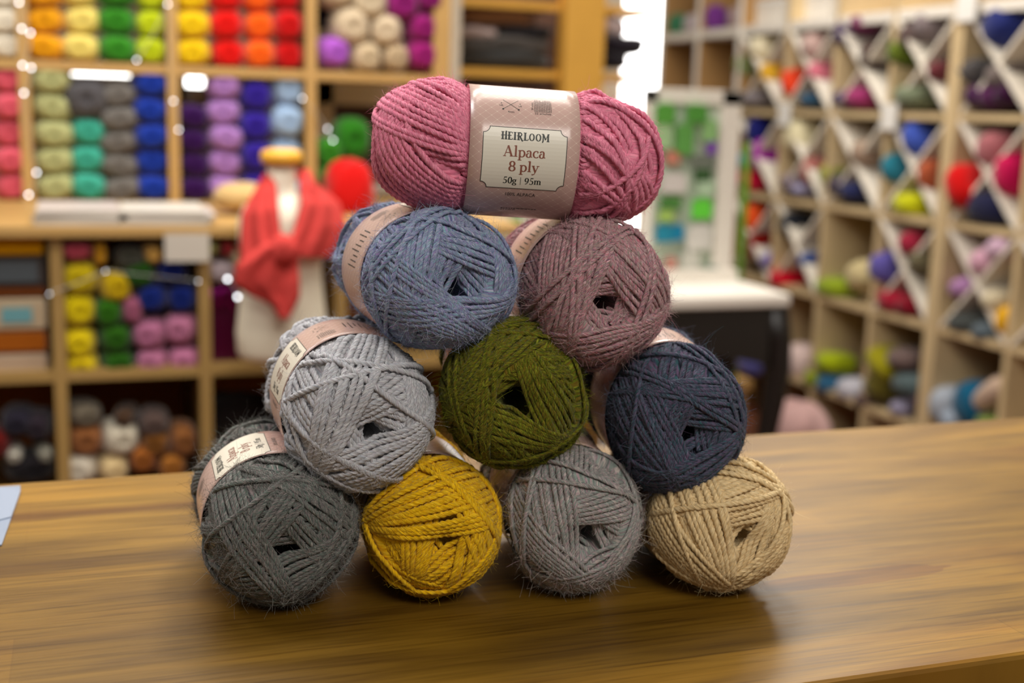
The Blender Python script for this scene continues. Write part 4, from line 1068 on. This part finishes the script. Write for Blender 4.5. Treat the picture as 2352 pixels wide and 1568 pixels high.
# ---------------------------------------------------------------- crisscross shelving along the right wall
XR = 2.55; DX = .34
YK = [5.28, 4.92, 4.555, 4.19, 3.86, 3.53, 3.195, 2.86, 2.53, 2.2]
ZK = [1.565, 1.235, .905, .572, .235]
ru = thing('crisscross_shelf', 'tall light wood cube shelving with white diagonal dividers along the right wall', 'shelf', loc=(XR, 3.7, 0))
def LR(x, y, z): return (x-XR, y-3.7, z)
for i, y in enumerate(YK):
    w = .011 if i != 6 else .028
    far = i < 3
    m = MB(); m.box(LR(XR-(.012 if i == 6 else 0), y-w, .0), LR(XR+DX, y+w, 1.95)); m.build('upright', M_brown if far else M_lwood, ru)
    if far: m = MB(); m.box(LR(XR-.006, y-w-.002, .0), LR(XR, y+w+.002, 1.95)); m.build('white_edge_strip', M_white, ru)
for i in range(len(YK)-1):
    for j, z in enumerate(ZK):
        y1, y0 = YK[i]-(.011 if i != 6 else .028), YK[i+1]+(.011 if i+1 != 6 else .028)
        t_ = .022 if j else .034
        m = MB(); m.box(LR(XR+.001, y0, z-t_), LR(XR+DX, y1, z)); m.build('shelf_board', M_white if (i < 2 or j == 0) else M_lwood, ru)
m = MB(); m.box(LR(XR+DX, YK[-1], 0), LR(XR+DX+.01, YK[0], 1.95)); m.build('back_panel', M_brown, ru)
def diag(i, j):
    y1, y0 = YK[i]-.011, YK[i+1]+.011; 
    if i == 6: y1 -= .017
    if i+1 == 6: y0 += .017
    z1, z0 = ZK[j]-(.034 if j == 0 else .022), ZK[j+1]
    for s_ in (1, -1):
        a_, b_ = ((y0, z0), (y1, z1)) if s_ > 0 else ((y1, z0), (y0, z1))
        l = math.hypot(b_[0]-a_[0], b_[1]-a_[1]); ny, nz = -(b_[1]-a_[1])/l*.0055, (b_[0]-a_[0])/l*.0055
        m = MB(); poly = [(a_[0]-ny-3.7, a_[1]-nz), (b_[0]-ny-3.7, b_[1]-nz), (b_[0]+ny-3.7, b_[1]+nz), (a_[0]+ny-3.7, a_[1]+nz)]
        m.prism(poly, -.004 if s_ > 0 else 0, DX-.02, axis='x'); m.build('diagonal_divider', M_xwhite, ru)
for i in (2, 3, 4, 5, 6, 7):
    for j in (0, 1, 2):
        if (i, j) == (4, 2): continue
        diag(i, j)

rows_n = ['top row', 'second row', 'third row', 'bottom row']; cols_n = {0: 'farthest cube', 1: 'second farthest cube', 2: 'first crisscross column', 3: 'second crisscross column', 4: 'third crisscross column', 5: 'column left of the thick post', 6: 'column right of the thick post', 7: 'rightmost column'}
wool = 'skeins in the crisscross shelving'
skeins = [
 # px, py, r, rx, rot, colour, name
 (1762,112,27,20,10,(242,230,196),'cream'),(1784,168,26,12,0,(238,184,50),'amber yellow'),(1836,188,36,12,25,(232,70,36),'vermilion'),(1746,226,18,18,0,(140,132,136),'stone grey'),(1722,150,30,10,0,(134,146,92),'sage'),
 (1898,165,24,12,5,(226,124,144),'candy pink'),(1885,105,26,20,0,(204,172,164),'pale rose'),(1880,229,14,14,0,(54,92,122),'steel blue'),(1962,78,30,18,10,(72,54,92),'aubergine'),(2000,55,20,18,0,(126,56,96),'plum'),(1990,225,22,24,0,(164,56,112),'magenta'),
 (1955,228,18,16,0,(84,70,104),'slate purple'),(2018,130,30,12,0,(72,52,46),'umber'),(2086,122,28,18,0,(96,112,30),'olive green'),(2110,222,24,30,0,(120,130,104),'lichen grey'),(2148,60,30,20,20,(128,116,118),'smoke grey'),(2112,85,28,18,0,(92,74,72),'cocoa'),
 (2178,165,22,12,0,(112,52,58),'burgundy'),(2318,62,40,32,35,(34,44,110),'navy'),(2270,222,24,22,0,(66,20,68),'dark violet'),(2304,224,26,22,0,(78,22,74),'purple'),(2338,218,24,18,0,(58,16,56),'blackberry'),(2322,176,26,24,0,(116,104,100),'grey brown'),(2250,165,26,16,0,(96,92,92),'slate'),
 (1754,302,32,17,0,(28,32,112),'ink blue'),(1766,356,34,13,0,(176,40,176),'fuchsia'),(1736,412,24,22,0,(214,12,66),'crimson'),(1724,368,16,12,0,(70,140,170),'sky blue'),(1846,312,36,24,10,(240,230,190),'ivory'),(1838,420,22,22,0,(138,124,132),'mauve grey'),
 (1860,436,12,13,0,(168,164,200),'pale lavender'),(1884,392,30,10,0,(190,120,112),'salmon'),(1924,400,26,14,0,(154,158,60),'moss lime'),(2002,352,28,20,0,(166,140,120),'taupe'),(1950,426,24,20,0,(70,60,80),'dark slate'),(1976,440,20,18,0,(44,50,96),'midnight blue'),
 (2122,318,36,18,30,(62,86,180),'cornflower blue'),(2070,385,30,14,15,(44,130,152),'teal'),(2156,402,34,13,0,(184,92,58),'rust'),(2106,470,26,28,0,(206,208,20),'acid lime'),(2226,428,46,20,28,(212,12,12),'poppy red'),(2292,478,34,40,0,(30,32,66),'dark navy'),
 (2300,345,38,24,0,(172,102,108),'dusty rose'),(2340,398,46,22,0,(206,16,86),'cerise'),
 (1744,500,32,18,10,(244,90,36),'tangerine'),(1757,562,32,11,0,(146,20,10),'brick red'),(1812,640,24,24,0,(216,10,44),'cherry red'),(1788,600,20,18,20,(138,124,190),'periwinkle'),(1832,515,26,16,0,(40,44,54),'blue black'),(1874,600,20,9,0,(70,90,150),'denim blue'),
 (1926,660,22,34,0,(148,168,34),'lime green'),(1992,632,32,24,25,(214,196,146),'cream beige'),(2046,612,34,20,0,(104,94,178),'violet'),(2070,690,26,30,0,(168,22,50),'wine red'),(2108,702,22,20,0,(136,16,38),'dark crimson'),(2112,558,26,16,20,(168,40,66),'raspberry'),
 (2136,600,26,18,0,(112,104,78),'khaki grey'),(2282,600,28,24,30,(224,172,194),'baby pink'),(2322,572,26,24,20,(218,182,206),'pale pink'),(2232,660,22,20,20,(184,136,186),'lilac'),(2236,742,22,28,0,(72,76,74),'charcoal'),(2288,762,20,22,0,(92,104,112),'blue grey'),(2306,690,24,18,0,(214,200,168),'oatmeal'),(2334,736,32,15,0,(238,178,12),'sunflower yellow'),
 (1842,830,38,30,0,(232,206,200),'blush white'),(1922,832,22,25,0,(172,188,14),'chartreuse'),(1892,868,24,18,0,(150,166,20),'leaf lime'),(1922,882,24,22,0,(52,108,146),'sea blue'),(1970,894,24,24,0,(206,204,214),'white'),(2042,832,26,34,-25,(160,152,20),'mustard olive'),
 (2036,888,30,24,0,(98,88,26),'dark olive'),(2106,882,24,30,0,(88,104,106),'teal grey'),(2090,824,22,26,0,(118,98,94),'mushroom'),(2092,936,18,18,0,(158,152,178),'pale violet grey'),(2010,918,18,18,0,(96,76,76),'dusky brown'),(2132,925,20,14,0,(60,44,56),'dark plum'),
 (2184,928,38,24,0,(176,184,196),'light blue grey'),(2210,965,26,22,0,(158,170,186),'pale steel blue'),(2252,928,44,34,-20,(8,92,128),'petrol blue'),(2300,905,60,18,-48,(206,178,156),'beige'),(2306,972,16,34,0,(134,152,66),'pistachio'),
]
for (px, py, r, rx, rot, c, nm) in skeins:
    dp = .03 if nm == 'poppy red' else .062
    p = onx(px, py, XR+dp); p0 = onx(px, py, XR)
    s_ = np.linalg.norm(np.array(p)-CAM)/F
    y, z = p0[1], p0[2]
    i = max(0, min(len(YK)-2, next((k for k in range(len(YK)-1) if YK[k+1] <= y), len(YK)-2)))
    j = 0 if z > ZK[1] else 1 if z > ZK[2] else 2 if z > ZK[3] else 3
    lab = '%s skein, %s, %s of the crisscross shelves' % (nm, rows_n[j], cols_n.get(i, 'last column'))
    put('yarn_skein', ME_ball, c, p, (.075, rx*s_*1.2, r*s_*1.08), (math.radians(-rot), 0, rg.uniform(-.15, .15)), lab, 'yarn skein', wool)
for px, py, r, c, lab in [(1640, 8, 30, (128, 60, 150), 'purple yarn ball on top shelf above the empty cubes'), (1562, 8, 24, (70, 140, 100), 'sea green yarn ball on top shelf at far left'), (1705, 12, 26, (188, 160, 160), 'pinkish grey yarn ball on top shelf beside a white box'), (1600, 14, 22, (214, 200, 204), 'pale lilac yarn ball between the green and purple ones on top')]:
    p = onx(px, py, XR+.07); s_ = np.linalg.norm(np.array(p)-CAM)/F
    p[2] = ZK[0]+r*s_*.9
    put('yarn_ball', ME_ball, c, p, (.05, r*s_, r*s_), (0, 0, 0), lab, 'yarn ball', 'yarn balls on the top of the right shelving')
for px0, px1, lab in [(1712, 1785, 'white lidded box on the top shelf near the third upright'), (1832, 1896, 'small white box on the top shelf beside the larger box')]:
    a_ = onx(px0, 40, XR+.05); b_ = onx(px1, 40, XR+.05); ym = (a_[1]+b_[1])/2; hw = abs(a_[1]-b_[1])/2
    t = thing('storage_box', lab, 'box', loc=(XR+.13, ym, ZK[0]), group='white boxes on the top shelf')
    m = MB(); m.box((-.07, -hw, 0), (.07, hw, .10)); m.build('box_body', M_white, t, bevel=.002)
    m = MB(); m.box((-.073, -hw-.003, .085), (.073, hw+.003, .105)); m.build('lid', M_paper, t, bevel=.002)
for px, py, r, lab in [(1802, 262, 25, 'white price tag on the second shelf, left of two'), (2042, 268, 28, 'white price tag on the second shelf, right of two'), (2220, 12, 33, 'white price tag at the top of the thick post')]:
    p = onx(px, py, XR-.02); s_ = np.linalg.norm(np.array(p)-CAM)/F
    t = thing('price_tag', lab, 'price tag', loc=tuple(p), group='white price tags on the right shelving')
    m = MB(); m.box((-.002, -r*s_*.95, -r*s_), (.0015, r*s_*.95, r*s_)); m.build('card', M_paper, t)
    m = MB(); m.box((.0015, -.012, r*s_-.012), (.022, .012, r*s_-.004)); m.build('clip', M_white, t)
# things on the floor under the table
b_ = lumpy('plastic_bag', (222, 180, 176), (2.36, 3.62, .115), (.10, .12, .11), 'pale pink plastic bag on the floor beyond the table leg', 'bag', seed=4, amp=.08)
b_ = lumpy('yarn_ball', (96, 100, 180), ony(1728, 838, 3.9), (.055, .055, .055), 'blue yarn ball on the low shelf seen under the table', 'yarn ball', seed=6, amp=.02)
p = ony(1728, 862, 3.9)
t = thing('low_bench', 'low wooden bench seen beneath the side table', 'bench', loc=(1.95, 4.0, 0))
m = MB(); m.box((-.32, -.2, p[2]-.03), (.32, .25, p[2]+.005)); m.build('bench_top', M_pine, t, bevel=.003)
for sx in (-1, 1):
    for sy in (-.17, .21): m = MB(); m.box((sx*.28-.02, sy-.02, 0), (sx*.28+.02, sy+.02, p[2]-.03)); m.build('leg', M_pine, t)
bpy.data.objects[b_.name].location[2] = p[2]+.055
# blue-grey paper on the counter at the left edge
poly = [onz(-60, 1124, 1)[:2], onz(47, 1118, 1)[:2], onz(46, 1136, 1)[:2], onz(4, 1254, 1)[:2], onz(-60, 1262, 1)[:2]]
m = MB(); m.prism([tuple(q) for q in poly], TOPZ+.0002, TOPZ+.0009, axis='z'); 
poly2 = [onz(-60, 1120, 1)[:2], onz(48, 1130, 1)[:2], onz(26, 1192, 1)[:2], onz(-60, 1215, 1)[:2]]
o = m.build('paper_leaflet', mat('pale_blue_paper', s2l((142, 156, 178)), rough=.3))
tag(o, 'pale blue grey paper leaflet lying on the counter at the left edge', 'leaflet')
m = MB(); m.prism([tuple(q) for q in poly2], TOPZ+.0010, TOPZ+.0014, axis='z')
o = m.build('paper_leaflet', mat('pale_blue_paper_top', s2l((150, 164, 186)), rough=.3)); tag(o, 'upper pale blue leaflet overlapping the other at the left edge', 'leaflet')
